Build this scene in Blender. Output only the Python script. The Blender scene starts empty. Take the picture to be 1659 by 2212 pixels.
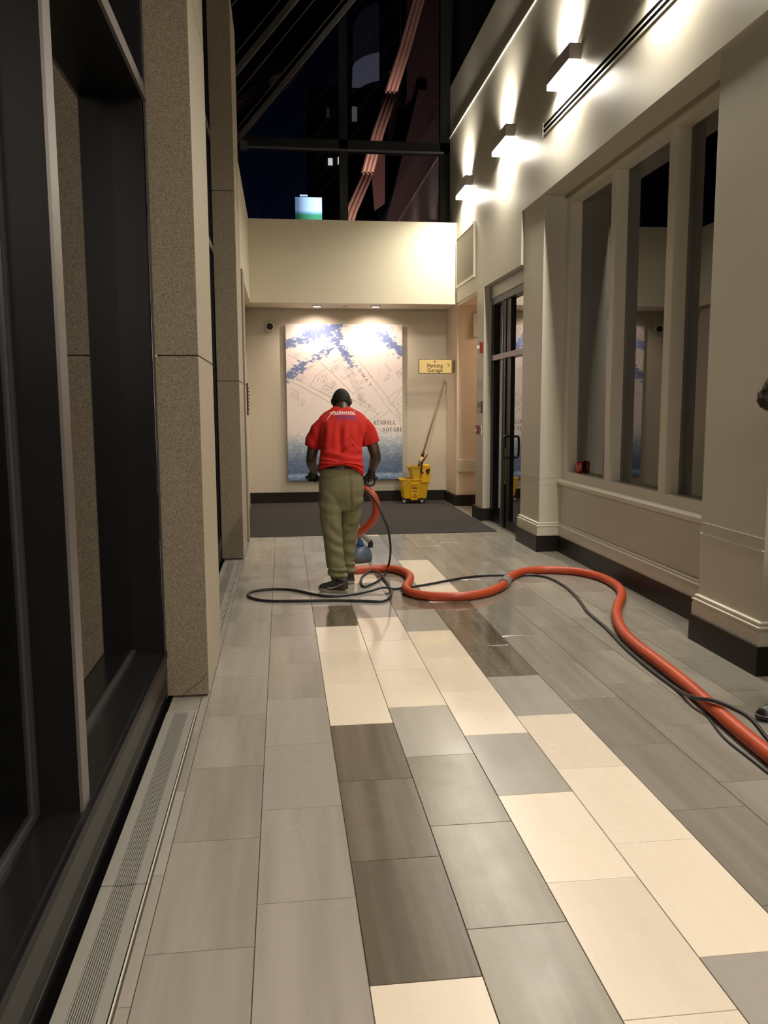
import bpy, bmesh, math, random
from mathutils import Vector, Matrix, noise
from mathutils.bvhtree import BVHTree
random.seed(7)
SC = bpy.context.scene
COL = SC.collection

# ------------------------------------------------------------------ camera
cam_d = bpy.data.cameras.new('camera'); cam = bpy.data.objects.new('camera', cam_d); COL.objects.link(cam)
cam_d.sensor_fit = 'HORIZONTAL'; cam_d.sensor_width = 36.0; cam_d.lens = 1808.0 / 1659.0 * 36.0
cam_d.clip_start = 0.05; cam_d.clip_end = 500
_r = Vector((0.99276953, -0.11994174, -0.00475713)); _d = Vector((-0.01957686, -0.12268493, -0.99225257)); _f = Vector((0.11842887, 0.98517125, -0.12414595))
M3 = Matrix((_r, -_d, -_f)).transposed()
cam.matrix_world = Matrix.Translation((0, 0, 1.5105)) @ M3.to_4x4()
SC.camera = cam
# ------------------------------------------------------------------ world, exposure
w = bpy.data.worlds.new('night_sky'); SC.world = w; w.use_nodes = True
_nt = w.node_tree; _tc = _nt.nodes.new('ShaderNodeTexCoord'); _sx = _nt.nodes.new('ShaderNodeSeparateXYZ'); _cr = _nt.nodes.new('ShaderNodeValToRGB')
_nt.links.new(_tc.outputs['Generated'], _sx.inputs[0]); _nt.links.new(_sx.outputs[2], _cr.inputs[0]); _nt.links.new(_cr.outputs[0], _nt.nodes['Background'].inputs[0])
_cr.color_ramp.elements[0].position = 0.12; _cr.color_ramp.elements[0].color = (0.10, 0.14, 0.42, 1)      # town glow low in the sky
_cr.color_ramp.elements[1].position = 0.42; _cr.color_ramp.elements[1].color = (0.015, 0.018, 0.045, 1)
_nt.nodes['Background'].inputs[1].default_value = 0.022
SC.view_settings.view_transform = 'Standard'; SC.view_settings.look = 'None'
SC.view_settings.gamma = 1.0; SC.view_settings.use_curve_mapping = False
SC.view_settings.exposure = 0.0
SC.cycles.use_denoising = True
SC.cycles.max_bounces = 8; SC.cycles.diffuse_bounces = 4; SC.cycles.glossy_bounces = 4
SC.cycles.transparent_max_bounces = 12; SC.cycles.sample_clamp_indirect = 4.0
# ------------------------------------------------------------------ room lights (the lobby's own ceiling lamps behind and over the camera)
WARM = (1.0, 0.83, 0.62); NEUT = (1.0, 0.87, 0.745)
def area(name, loc, size, power, col, rot=(0, 0, 0), sy=None, parent=None, spread=None):
    l = bpy.data.lights.new(name, 'AREA'); l.energy = power; l.color = col; l.size = size
    if sy: l.shape = 'RECTANGLE'; l.size_y = sy
    if spread: l.spread = spread
    o = bpy.data.objects.new(name, l); COL.objects.link(o)
    if parent: o.parent = parent; loc = Vector(loc) - parent.location
    o.location = loc; o.rotation_euler = rot
    return o
LOBBY = [area('lobby_light', (0.55, -0.9, 3.52), 1.6, 72, NEUT, (math.radians(12), 0, 0)),
         area('lobby_light', (1.0, -2.9, 3.5), 1.6, 118, NEUT, (math.radians(38), 0, 0))]

# ------------------------------------------------------------------ helpers
def tag(o, label=None, cat=None, group=None, kind=None):
    if label: o['label'] = label
    if cat: o['category'] = cat
    if group: o['group'] = group
    if kind: o['kind'] = kind
    return o
def empty(name, loc=(0, 0, 0), label=None, cat=None, group=None, kind=None):
    o = bpy.data.objects.new(name, None); COL.objects.link(o); o.location = loc; o.empty_display_size = 0.05
    return tag(o, label, cat, group, kind)
def wloc(o):
    v = Vector(o.location)
    while o.parent: o = o.parent; v += o.location
    return v
def obj(name, src, m, parent=None, smooth=False, kind=None, label=None, cat=None, group=None):
    """one mesh object from a bmesh or mesh in world coordinates"""
    if isinstance(src, bmesh.types.BMesh):
        me = bpy.data.meshes.new(name); src.to_mesh(me); src.free()
    else: me = src
    if smooth:
        for p in me.polygons: p.use_smooth = True
    for mm in (m if isinstance(m, (list, tuple)) else [m]): me.materials.append(mm)
    o = bpy.data.objects.new(name, me); COL.objects.link(o)
    if parent:
        o.parent = parent; off = wloc(parent)
        me.transform(Matrix.Translation(-off))
    else:
        vs = [v.co for v in me.vertices]
        c = Vector(((min(v.x for v in vs) + max(v.x for v in vs)) / 2, (min(v.y for v in vs) + max(v.y for v in vs)) / 2, min(v.z for v in vs)))
        me.transform(Matrix.Translation(-c)); o.location = c
    return tag(o, label, cat, group, kind)
def box(x0, x1, y0, y1, z0, z1, bm=None, bev=0, mi=0):
    b = bm or bmesh.new()
    x0, x1 = min(x0, x1), max(x0, x1); y0, y1 = min(y0, y1), max(y0, y1); z0, z1 = min(z0, z1), max(z0, z1)
    t = bmesh.new()
    vs = [t.verts.new((x, y, z)) for x in (x0, x1) for y in (y0, y1) for z in (z0, z1)]
    for f in ((0, 1, 3, 2), (4, 6, 7, 5), (0, 4, 5, 1), (2, 3, 7, 6), (0, 2, 6, 4), (1, 5, 7, 3)): t.faces.new([vs[i] for i in f])
    if bev: bmesh.ops.bevel(t, geom=t.edges[:], offset=bev, segments=2, affect='EDGES', profile=0.6)
    join(b, t, mi); return b
def join(b, t, mi=0):
    mp = {v: b.verts.new(v.co) for v in t.verts}
    for f in t.faces:
        try: g = b.faces.new([mp[v] for v in f.verts]); g.material_index = mi or f.material_index; g.smooth = f.smooth
        except ValueError: pass
    t.free()
def prism(poly, axis, a0, a1, bm=None):
    """extrude a 2-D polygon (pairs in the two other axes, order xyz) along axis 0/1/2"""
    b = bm or bmesh.new()
    def P(u, v, a): return ((a, u, v), (u, a, v), (u, v, a))[axis]
    A = [b.verts.new(P(u, v, a0)) for u, v in poly]; B = [b.verts.new(P(u, v, a1)) for u, v in poly]
    n = len(poly)
    b.faces.new(A); b.faces.new(B[::-1])
    for i in range(n): b.faces.new((A[i], B[i], B[(i + 1) % n], A[(i + 1) % n]))
    bmesh.ops.recalc_face_normals(b, faces=b.faces[:]); return b
def catmull(pts, n):
    out = []; P = [Vector(p) for p in pts]
    for i in range(len(P) - 1):
        p0 = P[max(i - 1, 0)]; p1 = P[i]; p2 = P[i + 1]; p3 = P[min(i + 2, len(P) - 1)]
        for k in range(n):
            t = k / n
            out.append(0.5 * ((2 * p1) + (p2 - p0) * t + (2 * p0 - 5 * p1 + 4 * p2 - p3) * t * t + (3 * p1 - p0 - 3 * p2 + p3) * t ** 3))
    out.append(P[-1]); return out
def tube(pts, r, seg=12, bm=None, caps=True, ell=None, up=None):
    """sweep; r a number or a list, ell = (sx, sy) scale of the section"""
    b = bm or bmesh.new(); pts = [Vector(p) for p in pts]; n = len(pts)
    rs = r if isinstance(r, (list, tuple)) else [r] * n
    prev = None; rings = []
    for i, p in enumerate(pts):
        t = (pts[min(i + 1, n - 1)] - pts[max(i - 1, 0)])
        t = t.normalized() if t.length > 1e-9 else Vector((0, 0, 1))
        if prev is None:
            u = Vector(up) if up else (Vector((0, 0, 1)) if abs(t.z) < 0.9 else Vector((1, 0, 0)))
            u = (u - t * u.dot(t)).normalized()
        else:
            u = prev - t * prev.dot(t); u = u.normalized() if u.length > 1e-6 else t.orthogonal().normalized()
        prev = u; v = t.cross(u)
        rr = rs[i]; ex, ey = (rr if isinstance(rr, tuple) else (rr, rr))
        if ell: ex *= ell[0]; ey *= ell[1]
        rings.append([b.verts.new(p + u * (math.cos(2 * math.pi * k / seg) * ex) + v * (math.sin(2 * math.pi * k / seg) * ey)) for k in range(seg)])
    for i in range(n - 1):
        for k in range(seg):
            f = b.faces.new((rings[i][k], rings[i][(k + 1) % seg], rings[i + 1][(k + 1) % seg], rings[i + 1][k])); f.smooth = True
    if caps: b.faces.new(rings[0][::-1]); b.faces.new(rings[-1])
    return b
def lathe(prof, c, seg=24, axis=2, bm=None):
    """profile of (radius, height) about an axis through c"""
    b = bm or bmesh.new(); rings = []
    for r, h in prof:
        ring = []
        for k in range(seg):
            a = 2 * math.pi * k / seg; u, v = math.cos(a) * max(r, 1e-4), math.sin(a) * max(r, 1e-4)
            q = {2: (u, v, h), 1: (u, h, v), 0: (h, u, v)}[axis]
            ring.append(b.verts.new(Vector(c) + Vector(q)))
        rings.append(ring)
    for i in range(len(rings) - 1):
        for k in range(seg):
            f = b.faces.new((rings[i][k], rings[i][(k + 1) % seg], rings[i + 1][(k + 1) % seg], rings[i + 1][k])); f.smooth = True
    b.faces.new(rings[0][::-1]); b.faces.new(rings[-1])
    bmesh.ops.recalc_face_normals(b, faces=b.faces[:]); return b
def ball(c, r, bm=None, seg=16, rot=None):
    b = bm or bmesh.new(); t = bmesh.new(); rx = r if isinstance(r, (tuple, list)) else (r, r, r)
    bmesh.ops.create_uvsphere(t, u_segments=seg, v_segments=seg // 2 + 2, radius=1)
    mt = Matrix.Diagonal((*rx, 1))
    if rot: mt = rot.to_4x4() @ mt
    t.transform(Matrix.Translation(c) @ mt)
    for f in t.faces: f.smooth = True
    join(b, t); return b
def remesh(bm, voxel, smooth=4, fn=None, dec=None):
    """fuse overlapping closed shapes into one continuous surface"""
    me = bpy.data.meshes.new('tmp'); bm.to_mesh(me); bm.free()
    o = bpy.data.objects.new('tmp', me); COL.objects.link(o)
    m = o.modifiers.new('r', 'REMESH'); m.mode = 'VOXEL'; m.voxel_size = voxel; m.use_smooth_shade = True
    if smooth: s = o.modifiers.new('s', 'SMOOTH'); s.iterations = smooth; s.factor = 0.6
    if dec: d = o.modifiers.new('d', 'DECIMATE'); d.ratio = dec
    dg = bpy.context.evaluated_depsgraph_get(); out = bpy.data.meshes.new_from_object(o.evaluated_get(dg))
    bpy.data.objects.remove(o); bpy.data.meshes.remove(me)
    if fn:
        nn = [v.normal.copy() for v in out.vertices]
        for v, n in zip(out.vertices, nn): v.co += n * fn(v.co, n)
    for p in out.polygons: p.use_smooth = True
    return out
def text_mesh(s, size, mt, extr=0.0, shear=0.0, align='CENTER', bold=0.0):
    c = bpy.data.curves.new('t', 'FONT'); c.body = s; c.size = size; c.align_x = align; c.align_y = 'CENTER'
    c.extrude = extr; c.shear = shear; c.resolution_u = 3; c.offset = bold
    o = bpy.data.objects.new('t', c); COL.objects.link(o)
    dg = bpy.context.evaluated_depsgraph_get(); me = bpy.data.meshes.new_from_object(o.evaluated_get(dg))
    bpy.data.objects.remove(o); bpy.data.curves.remove(c)
    me.transform(mt); return me
def merge_meshes(ms):
    b = bmesh.new()
    for m in ms: b.from_mesh(m); bpy.data.meshes.remove(m)
    return b
FACING = Matrix(((1, 0, 0, 0), (0, 0, -1, 0), (0, 1, 0, 0), (0, 0, 0, 1)))      # text standing up, read from -y
FACINGX = Matrix(((0, 0, -1, 0), (-1, 0, 0, 0), (0, 1, 0, 0), (0, 0, 0, 1)))    # text standing up, read from -x
def at(x, y, z, B=FACING, rot=0): return Matrix.Translation((x, y, z)) @ B @ Matrix.Rotation(rot, 4, 'Z')

# ------------------------------------------------------------------ materials
class N:
    def __init__(s, name):
        s.m = bpy.data.materials.new(name); s.m.use_nodes = True; s.t = s.m.node_tree; s.b = s.t.nodes['Principled BSDF']; s.out = s.t.nodes['Material Output']
    def n(s, typ, **kw):
        x = s.t.nodes.new(typ)
        for k, v in kw.items():
            if k in ('in_',):
                for a, b in v.items(): s.set(x.inputs[a], b)
            else: setattr(x, k, v)
        return x
    def set(s, sock, v):
        if isinstance(v, bpy.types.NodeSocket): s.t.links.new(v, sock)
        elif isinstance(v, (tuple, list)) and len(v) == 3 and sock.type == 'RGBA': sock.default_value = (*v, 1)
        else: sock.default_value = v
    def p(s, **kw):
        for k, v in kw.items(): s.set(s.b.inputs[k.replace('_', ' ')], v)
        return s
    def math(s, op, a, b=0.0, c=0.0, clamp=False):
        x = s.n('ShaderNodeMath', operation=op); x.use_clamp = clamp; s.set(x.inputs[0], a); s.set(x.inputs[1], b)
        if op in ('MULTIPLY_ADD', 'SMOOTH_MIN', 'SMOOTH_MAX'): s.set(x.inputs[2], c)
        return x.outputs[0]
    def mix(s, f, a, b, typ='MIX'):
        x = s.n('ShaderNodeMix', data_type='RGBA', blend_type=typ); s.set(x.inputs[0], f); s.set(x.inputs[6], a); s.set(x.inputs[7], b); return x.outputs[2]
    def noise(s, vec=None, scale=5, detail=3, rough=0.5, out=0, dist=0.0):
        x = s.n('ShaderNodeTexNoise'); x.inputs['Scale'].default_value = scale; x.inputs['Detail'].default_value = detail; x.inputs['Roughness'].default_value = rough; x.inputs['Distortion'].default_value = dist
        if vec is not None: s.set(x.inputs['Vector'], vec)
        return x.outputs[out]
    def ramp(s, f, stops):
        x = s.n('ShaderNodeValToRGB'); s.set(x.inputs[0], f); e = x.color_ramp.elements
        while len(e) < len(stops): e.new(0.5)
        for i, (q, c) in enumerate(stops): e[i].position = q; e[i].color = (*c, 1) if len(c) == 3 else c
        return x.outputs[0]
    def pos(s): return s.n('ShaderNodeNewGeometry').outputs['Position']
    def objc(s): return s.n('ShaderNodeTexCoord').outputs['Object']
    def map(s, vec, scale=(1, 1, 1), loc=(0, 0, 0), rot=(0, 0, 0)):
        x = s.n('ShaderNodeMapping'); s.set(x.inputs[0], vec); x.inputs['Scale'].default_value = scale; s.set(x.inputs['Location'], loc); x.inputs['Rotation'].default_value = rot; return x.outputs[0]
    def bump(s, h, dist=0.001, strength=1.0):
        x = s.n('ShaderNodeBump'); s.set(x.inputs['Height'], h); x.inputs['Distance'].default_value = dist; x.inputs['Strength'].default_value = strength
        s.set(s.b.inputs['Normal'], x.outputs[0])
def plain(name, col, rough=0.5, metal=0.0, var=0.0, scale=8, bump=0, bscale=60, spec=None, emit=None, es=0):
    a = N(name)
    if var:
        f = a.noise(a.pos(), scale, 3); a.p(Base_Color=a.mix(f, tuple(c * (1 - var) for c in col), tuple(min(1, c * (1 + var)) for c in col)))
    else: a.p(Base_Color=col)
    a.p(Roughness=rough, Metallic=metal)
    if bump: a.bump(a.noise(a.pos(), bscale, 2), bump)
    if spec is not None: a.p(Specular_IOR_Level=spec)
    if emit: a.p(Emission_Color=emit, Emission_Strength=es)
    return a.m
def emis(name, col, s):
    return plain(name, (0.02, 0.02, 0.02), 0.5, emit=col, es=s)
def glassm(name, tint, k, base, rough=0.0):
    a = N(name); a.t.nodes.remove(a.b)
    tr = a.n('ShaderNodeBsdfTransparent'); tr.inputs[0].default_value = (*tint, 1)
    gl = a.n('ShaderNodeBsdfGlossy'); gl.inputs[0].default_value = (1, 1, 1, 1); gl.inputs['Roughness'].default_value = rough
    fr = a.n('ShaderNodeFresnel'); fr.inputs[0].default_value = 1.5
    f = a.math('MULTIPLY_ADD', fr.outputs[0], k, base, True)
    mx = a.n('ShaderNodeMixShader'); a.set(mx.inputs[0], f); a.t.links.new(tr.outputs[0], mx.inputs[1]); a.t.links.new(gl.outputs[0], mx.inputs[2])
    a.t.links.new(mx.outputs[0], a.out.inputs[0]); return a.m

def tile_mat(name, c1, c2, streak=1.0):
    a = N(name); P = a.pos(); oi = a.n('ShaderNodeObjectInfo').outputs['Random']
    off = a.n('ShaderNodeCombineXYZ'); a.set(off.inputs[0], a.math('MULTIPLY', oi, 31.0)); a.set(off.inputs[1], a.math('MULTIPLY', oi, 17.0))
    v = a.map(P, (17, 0.6, 1), off.outputs[0]); s1 = a.noise(v, 1.0, 3, 0.5)
    v2 = a.map(P, (5.5, 0.45, 1), off.outputs[0]); s2 = a.noise(v2, 1.0, 2)
    f = a.math('ADD', a.math('MULTIPLY', s1, 0.55), a.math('MULTIPLY', s2, 0.75)); f = a.math('MULTIPLY_ADD', a.math('SUBTRACT', f, 0.65), 3.6 * streak, 0.5, True)
    col = a.mix(f, c1, c2)
    br = a.math('MULTIPLY_ADD', oi, 0.16, 0.92)
    hs = a.n('ShaderNodeHueSaturation'); a.set(hs.inputs['Value'], br); a.set(hs.inputs['Color'], col); col = hs.outputs[0]
    # scuffs and smears left on the stone
    sm = a.noise(a.map(P, (2.2, 1.2, 1)), 2.3, 5, 0.62); sm = a.ramp(sm, [(0.62, (0, 0, 0)), (0.86, (1, 1, 1))])
    col = a.mix(a.math('MULTIPLY', sm, 0.05), col, (0.16, 0.13, 0.09))
    # the freshly washed, still wet patch round the machine
    sx = a.n('ShaderNodeSeparateXYZ'); a.set(sx.inputs[0], P)
    dx = a.math('DIVIDE', a.math('SUBTRACT', sx.outputs[0], 0.95), 1.05); dy = a.math('DIVIDE', a.math('SUBTRACT', sx.outputs[1], 6.7), 2.9)
    d = a.math('SQRT', a.math('ADD', a.math('MULTIPLY', dx, dx), a.math('MULTIPLY', dy, dy)))
    d = a.math('ADD', d, a.math('MULTIPLY', a.math('SUBTRACT', a.noise(P, 1.8, 2, 0.45), 0.5), 0.9))
    wet = a.math('SUBTRACT', 1.0, a.math('MULTIPLY', a.math('SUBTRACT', d, 0.55), 1.7), clamp=True)
    sp = a.noise(P, 42, 2); sp = a.math('MULTIPLY', a.math('SUBTRACT', sp, 0.56), 9.0, clamp=True)
    wet = a.math('MULTIPLY', wet, a.math('SUBTRACT', 1.0, a.math('MULTIPLY', sp, 0.5)))
    col = a.mix(a.math('MULTIPLY', wet, 0.16), col, a.mix(1.0, col, (0.5, 0.5, 0.48), 'MULTIPLY'))
    rd = a.math('MULTIPLY_ADD', a.noise(P, 7, 3), 0.08, 0.23)
    a.p(Base_Color=col, Roughness=a.math('MULTIPLY_ADD', wet, a.math('SUBTRACT', 0.055, rd), rd), Specular_IOR_Level=a.math('MULTIPLY_ADD', wet, 0.2, 0.45))
    hb = a.math('ADD', a.noise(a.map(P, (60, 6, 1)), 1.5, 3), a.math('MULTIPLY', a.noise(P, 9, 2), a.math('MULTIPLY', wet, 1.4)))
    a.bump(hb, 0.00016)
    return a.m
TM = {'L': tile_mat('tile_light_grey', (0.335, 0.305, 0.265), (0.43, 0.395, 0.35)),
      'G': tile_mat('tile_mid_grey', (0.37, 0.345, 0.31), (0.44, 0.41, 0.37), 0.5),
      'R': tile_mat('tile_grey_darker', (0.240, 0.222, 0.188), (0.315, 0.292, 0.250)),
      'C': tile_mat('tile_cream', (0.86, 0.745, 0.60), (0.93, 0.83, 0.70), 0.4),
      'M': tile_mat('tile_taupe', (0.21, 0.185, 0.14), (0.31, 0.28, 0.22)),
      'D': tile_mat('tile_dark_brown', (0.115, 0.095, 0.068), (0.21, 0.18, 0.14))}
GROUT = plain('grout', (0.085, 0.072, 0.055), 0.8, var=0.3, scale=30)
PAINT = plain('wall_paint', (0.60, 0.565, 0.47), 0.42, var=0.03, scale=1.5, bump=0.0012, bscale=2.2)
PAINT2 = plain('bulkhead_paint', (0.80, 0.745, 0.58), 0.5, var=0.02, scale=1.5)
TRIMP = plain('trim_paint', (0.66, 0.62, 0.52), 0.32)
WARMW = plain('corridor_paint', (0.74, 0.62, 0.48), 0.6, var=0.03)
BASE = plain('dark_baseboard', (0.015, 0.012, 0.010), 0.42, var=0.5, scale=20, spec=0.3)
def granite():
    a = N('granite'); P = a.pos()
    v = a.n('ShaderNodeTexVoronoi'); v.inputs['Scale'].default_value = 230; a.set(v.inputs['Vector'], P)
    c = a.ramp(v.outputs['Color'], [(0.0, (0.12, 0.095, 0.06)), (0.16, (0.17, 0.138, 0.09)), (0.34, (0.28, 0.235, 0.165)), (0.7, (0.335, 0.285, 0.205)), (1.0, (0.42, 0.37, 0.275))])
    n2 = a.noise(P, 150, 3, 0.7); c = a.mix(a.math('MULTIPLY', a.ramp(n2, [(0.38, (1, 1, 1)), (0.50, (0, 0, 0))]), 0.55), c, (0.13, 0.10, 0.06))
    c = a.mix(a.math('MULTIPLY', a.noise(P, 3, 3), 0.25), c, a.mix(1.0, c, (0.7, 0.66, 0.6), 'MULTIPLY'))
    a.p(Base_Color=c, Roughness=0.62); a.bump(a.noise(P, 150, 3), 0.0014); return a.m
GRAN = granite()
GRANS = None
def granite_side():  # paler, smoother granite for the faces turned to the corridor
    a = N('granite_pale_side'); P = a.pos(); n2 = a.noise(P, 70, 3, 0.7)
    c = a.mix(a.ramp(n2, [(0.58, (0, 0, 0)), (0.68, (1, 1, 1))]), (0.43, 0.375, 0.285), (0.31, 0.25, 0.165))
    a.p(Base_Color=c, Roughness=0.55); return a.m
GRANS = granite_side()
FRAMEB = plain('black_aluminium', (0.007, 0.007, 0.0075), 0.42, 0.0, spec=0.2)
FRAMEG = plain('bronze_edge', (0.20, 0.185, 0.175), 0.38, 0.5)
FRAMED = plain('dark_gasket', (0.06, 0.062, 0.064), 0.45, 0.3)
FASCIA = plain('bronze_fascia', (0.036, 0.029, 0.025), 0.38, 0.4)
ALU = plain('brushed_aluminium', (0.39, 0.38, 0.34), 0.42, 0.15)
BLACK = plain('black_void', (0.004, 0.004, 0.004), 0.9, spec=0.0)
GLASS_L = glassm('window_glass_dark', (0.5, 0.54, 0.52), 1.5, 0.07)
GLASS_R = glassm('window_glass_office', (0.8, 0.8, 0.8), 1.1, 0.06)
GLASS_D = glassm('door_glass', (0.6, 0.6, 0.6), 1.4, 0.16)
GLASS_T = glassm('curtain_wall_glass', (0.75, 0.77, 0.85), 0.45, 0.01)
CARPET = None
def carpet():
    a = N('mat_carpet'); P = a.pos(); f = a.noise(a.map(P, (230, 90, 230)), 1.0, 3, 0.7)
    c = a.mix(f, (0.030, 0.027, 0.026), (0.090, 0.083, 0.078)); a.p(Base_Color=c, Roughness=0.95, Specular_IOR_Level=0.1); a.bump(f, 0.004); return a.m
CARPET = carpet()
BLK = plain('black_plastic', (0.015, 0.013, 0.012), 0.4)
RUB = plain('black_rubber', (0.017, 0.018, 0.020), 0.38)
RED = plain('red_plastic', (0.24, 0.015, 0.012), 0.35)
WHITEP = plain('white_plastic', (0.75, 0.72, 0.66), 0.35)
GREYP = plain('grey_plastic', (0.28, 0.27, 0.24), 0.45)
STEEL = plain('dull_steel', (0.45, 0.43, 0.38), 0.35, 0.8)

# ================================================================== FLOOR
TW, TL, X0, Y0 = 0.3048, 0.6096, -0.4116, 2.0213
floor = empty('floor', (0, 0, 0), kind='structure')
fb = box(-0.80, 5.2, -5, 13.45, -0.10, -0.003); obj('grout_bed', fb, GROUT, floor)
kindmap = {}
def setk(c, ks, t):
    for k in ks: kindmap[(c, k)] = t
setk(2, [-1, -2], 'C'); setk(2, [0, 1, 2], 'D'); setk(2, [3, 4, 5], 'C'); setk(2, [6], 'D'); setk(2, [7], 'G')
setk(3, [-2, -1, 0, 1], 'M'); setk(3, [2], 'G'); setk(3, [3, 4, 5], 'C'); setk(3, [6, 7], 'G'); setk(3, [8, 9], 'C')
setk(4, [-2, -1, 0], 'C'); setk(4, [1], 'G'); setk(4, [2, 3, 4], 'C'); setk(4, [5, 7], 'G'); setk(4, [6], 'D'); setk(4, [8], 'M'); setk(4, [12], 'C')
setk(5, [0, 1, 2], 'C'); setk(5, [-1, 3], 'G'); setk(5, [4, 5, 6], 'D'); setk(5, [7, 8, 9], 'C')
tile_cache = {}
def tile_mesh(wx, ly, t):
    key = (round(wx, 3), round(ly, 3), t)
    if key in tile_cache: return tile_cache[key]
    b = bmesh.new(); g = 0.0015; e = 0.0010; zt = 0.0; zb = -0.008
    def ring(i, z): return [b.verts.new((x, y, z)) for x, y in ((g + i, g + i), (wx - g - i, g + i), (wx - g - i, ly - g - i), (g + i, ly - g - i))]
    A = ring(0, zb); B = ring(0, zt - e * 0.7); C = ring(e, zt)
    for P, Q in ((A, B), (B, C)):
        for i in range(4): b.faces.new((P[i], P[(i + 1) % 4], Q[(i + 1) % 4], Q[i]))
    b.faces.new(C); b.faces.new(A[::-1])
    me = bpy.data.meshes.new('tile'); b.to_mesh(me); b.free(); me.materials.append(TM[t]); tile_cache[key] = me; return me
YE = 9.84
for c in range(-1, 11):
    xa = X0 + c * TW; xb = xa + TW
    if c == -1: xa = -0.449
    if c == 10: xb = 2.86
    y0c = Y0 + ((c + 1) % 3) * TL / 3
    for k in range(-2, 20):
        ya = y0c + k * TL; yb = ya + TL
        ye = YE if xa < 2.3 else 13.35
        if c in (9, 10): ye = 13.35
        if ya >= ye: continue
        if ye == YE: yb = min(yb, ye)
        if yb < 1.0: continue
        segs = [(xa, xb)]
        if c == 9 and yb > YE: segs = [(xa, xb)]
        for (p, q) in segs:
            if c == 9 and ya >= YE: p = 2.578
            t = kindmap.get((c, k), 'L')
            if t == 'L' and c >= 5: t = 'R'  # plain tiles are darker from this column to the right
            if t == 'L' and random.random() < 0.12: t = 'G'
            o = bpy.data.objects.new('tile', tile_mesh(q - p, yb - ya, t)); COL.objects.link(o); o.parent = floor; o.location = (p, ya, 0)
# tiles of the strip between granite pillars and grille, the cross strip under the pillars' feet
for (a, b_) in ((-0.62, -0.449),):
    for ya in (4.13,): pass
obj('threshold_strip', box(2.60, 2.90, 9.16, 10.82, -0.004, 0.006), plain('threshold_metal', (0.36, 0.34, 0.29), 0.4, 0.5), floor)
for c in range(0, 9):
    for k in range(4):
        ya = 11.25 + k * 0.6
        if ya > 12.3: continue
        o = bpy.data.objects.new('tile', tile_mesh(0.3, 0.6, 'L')); COL.objects.link(o); o.parent = floor; o.location = (2.87 + c * 0.3, ya, 0)
# water drops and soap froth on the washed floor
b = bmesh.new()
for i in range(420):
    x = random.gauss(1.15, 0.28); y = random.gauss(4.75, 0.55)
    if i > 300: x, y = random.gauss(1.0, 0.35), random.gauss(5.9, 0.35)
    r = random.uniform(0.0012, 0.0045) * (1.5 if random.random() < .1 else 1)
    ring = [b.verts.new((x + r * math.cos(a) * random.uniform(.8, 1.2), y + r * 1.2 * math.sin(a), 0.0002)) for a in [j * math.pi / 3 for j in range(6)]]
    top = b.verts.new((x, y, r * 0.35))
    for j in range(6): b.faces.new((ring[j], ring[(j + 1) % 6], top)).smooth = True
wm = N('water'); wm.p(Base_Color=(0.85, 0.85, 0.82), Roughness=0.05, Specular_IOR_Level=0.9, Alpha=0.55)
tag(obj('water_drops', b, wm.m), 'scattered clear water drops on the freshly washed tiles', 'water', kind='stuff')

# ================================================================== RIGHT WALL
XW = 2.62
b = box(XW, 3.4, -5, 13.2, 3.61, 6.31); box(XW, 3.4, 9.155, 12.53, 3.045, 3.612, b); box(XW, 3.4, 12.53, 13.4, 3.045, 3.612, b)
obj('wall_right', b, PAINT, kind='structure')
b = box(2.72, 2.8, -5, 13.2, 6.31, 9.2)
obj('wall_right', b, plain('dark_clerestory', (0.03, 0.022, 0.022), 0.3), kind='structure')
obj('trim_1', box(2.606, XW, -5, 13.2, 5.565, 5.585), TRIMP, kind='structure')
# piers and the wall under the windows
b = box(2.645, 3.4, 8.43, 9.13, 0, 3.61, bev=0.004); obj('wall_right', b, PAINT, kind='structure')
b = box(2.645, 3.4, 4.30, 5.02, 0, 3.61, bev=0.004); obj('wall_right', b, PAINT, kind='structure')
b = box(2.875, 3.4, 5.0, 8.45, 0, 0.70); box(2.875, 3.4, -5, 4.32, 0, 3.61, b); obj('wall_right', b, PAINT, kind='structure')
b = box(XW, 3.4, 10.83, 11.24, 0, 3.05, bev=0.004); obj('wall_right', b, PAINT, kind='structure')
b = box(2.63, 5.2, 12.56, 13.45, 0, 3.05); obj('wall_back', b, WARMW, kind='structure')
obj('ceiling', box(2.63, 5.2, 11.24, 12.56, 3.0, 3.06), WARMW, kind='structure')
obj('wall_right', box(5.1, 5.2, 11.0, 12.6, 0, 3.05), WARMW, kind='structure')
obj('wall_right', box(3.4, 5.2, 11.16, 11.24, 0, 3.05), WARMW, kind='structure')
obj('trim_2', box(2.66, 4.4, 12.535, 12.56, 0.52, 0.715, bev=0.01), TRIMP, kind='structure')
SEAM = plain('paint_ridge', (0.85, 0.82, 0.74), 0.4); SEAMD = plain('paint_seam', (0.40, 0.37, 0.30), 0.5)
b = box(2.6435, 2.645, 4.305, 5.015, 0.7725, 0.7745); box(2.64, 2.645, 4.303, 4.32, 0.700, 0.706, b); box(2.64, 2.645, 5.0, 5.02, 0.700, 0.706, b); obj('trim_7', b, SEAM, kind='structure')
b = box(2.6435, 2.645, 8.44, 9.12, 0.770, 0.7715); box(2.65, 2.87, 8.4285, 8.43, 0.770, 0.7715, b); box(2.65, 2.87, 8.4285, 8.43, 0.700, 0.7015, b); box(2.6435, 2.645, 4.305, 5.015, 0.700, 0.7012, b); obj('trim_8', b, SEAMD, kind='structure')
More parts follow.
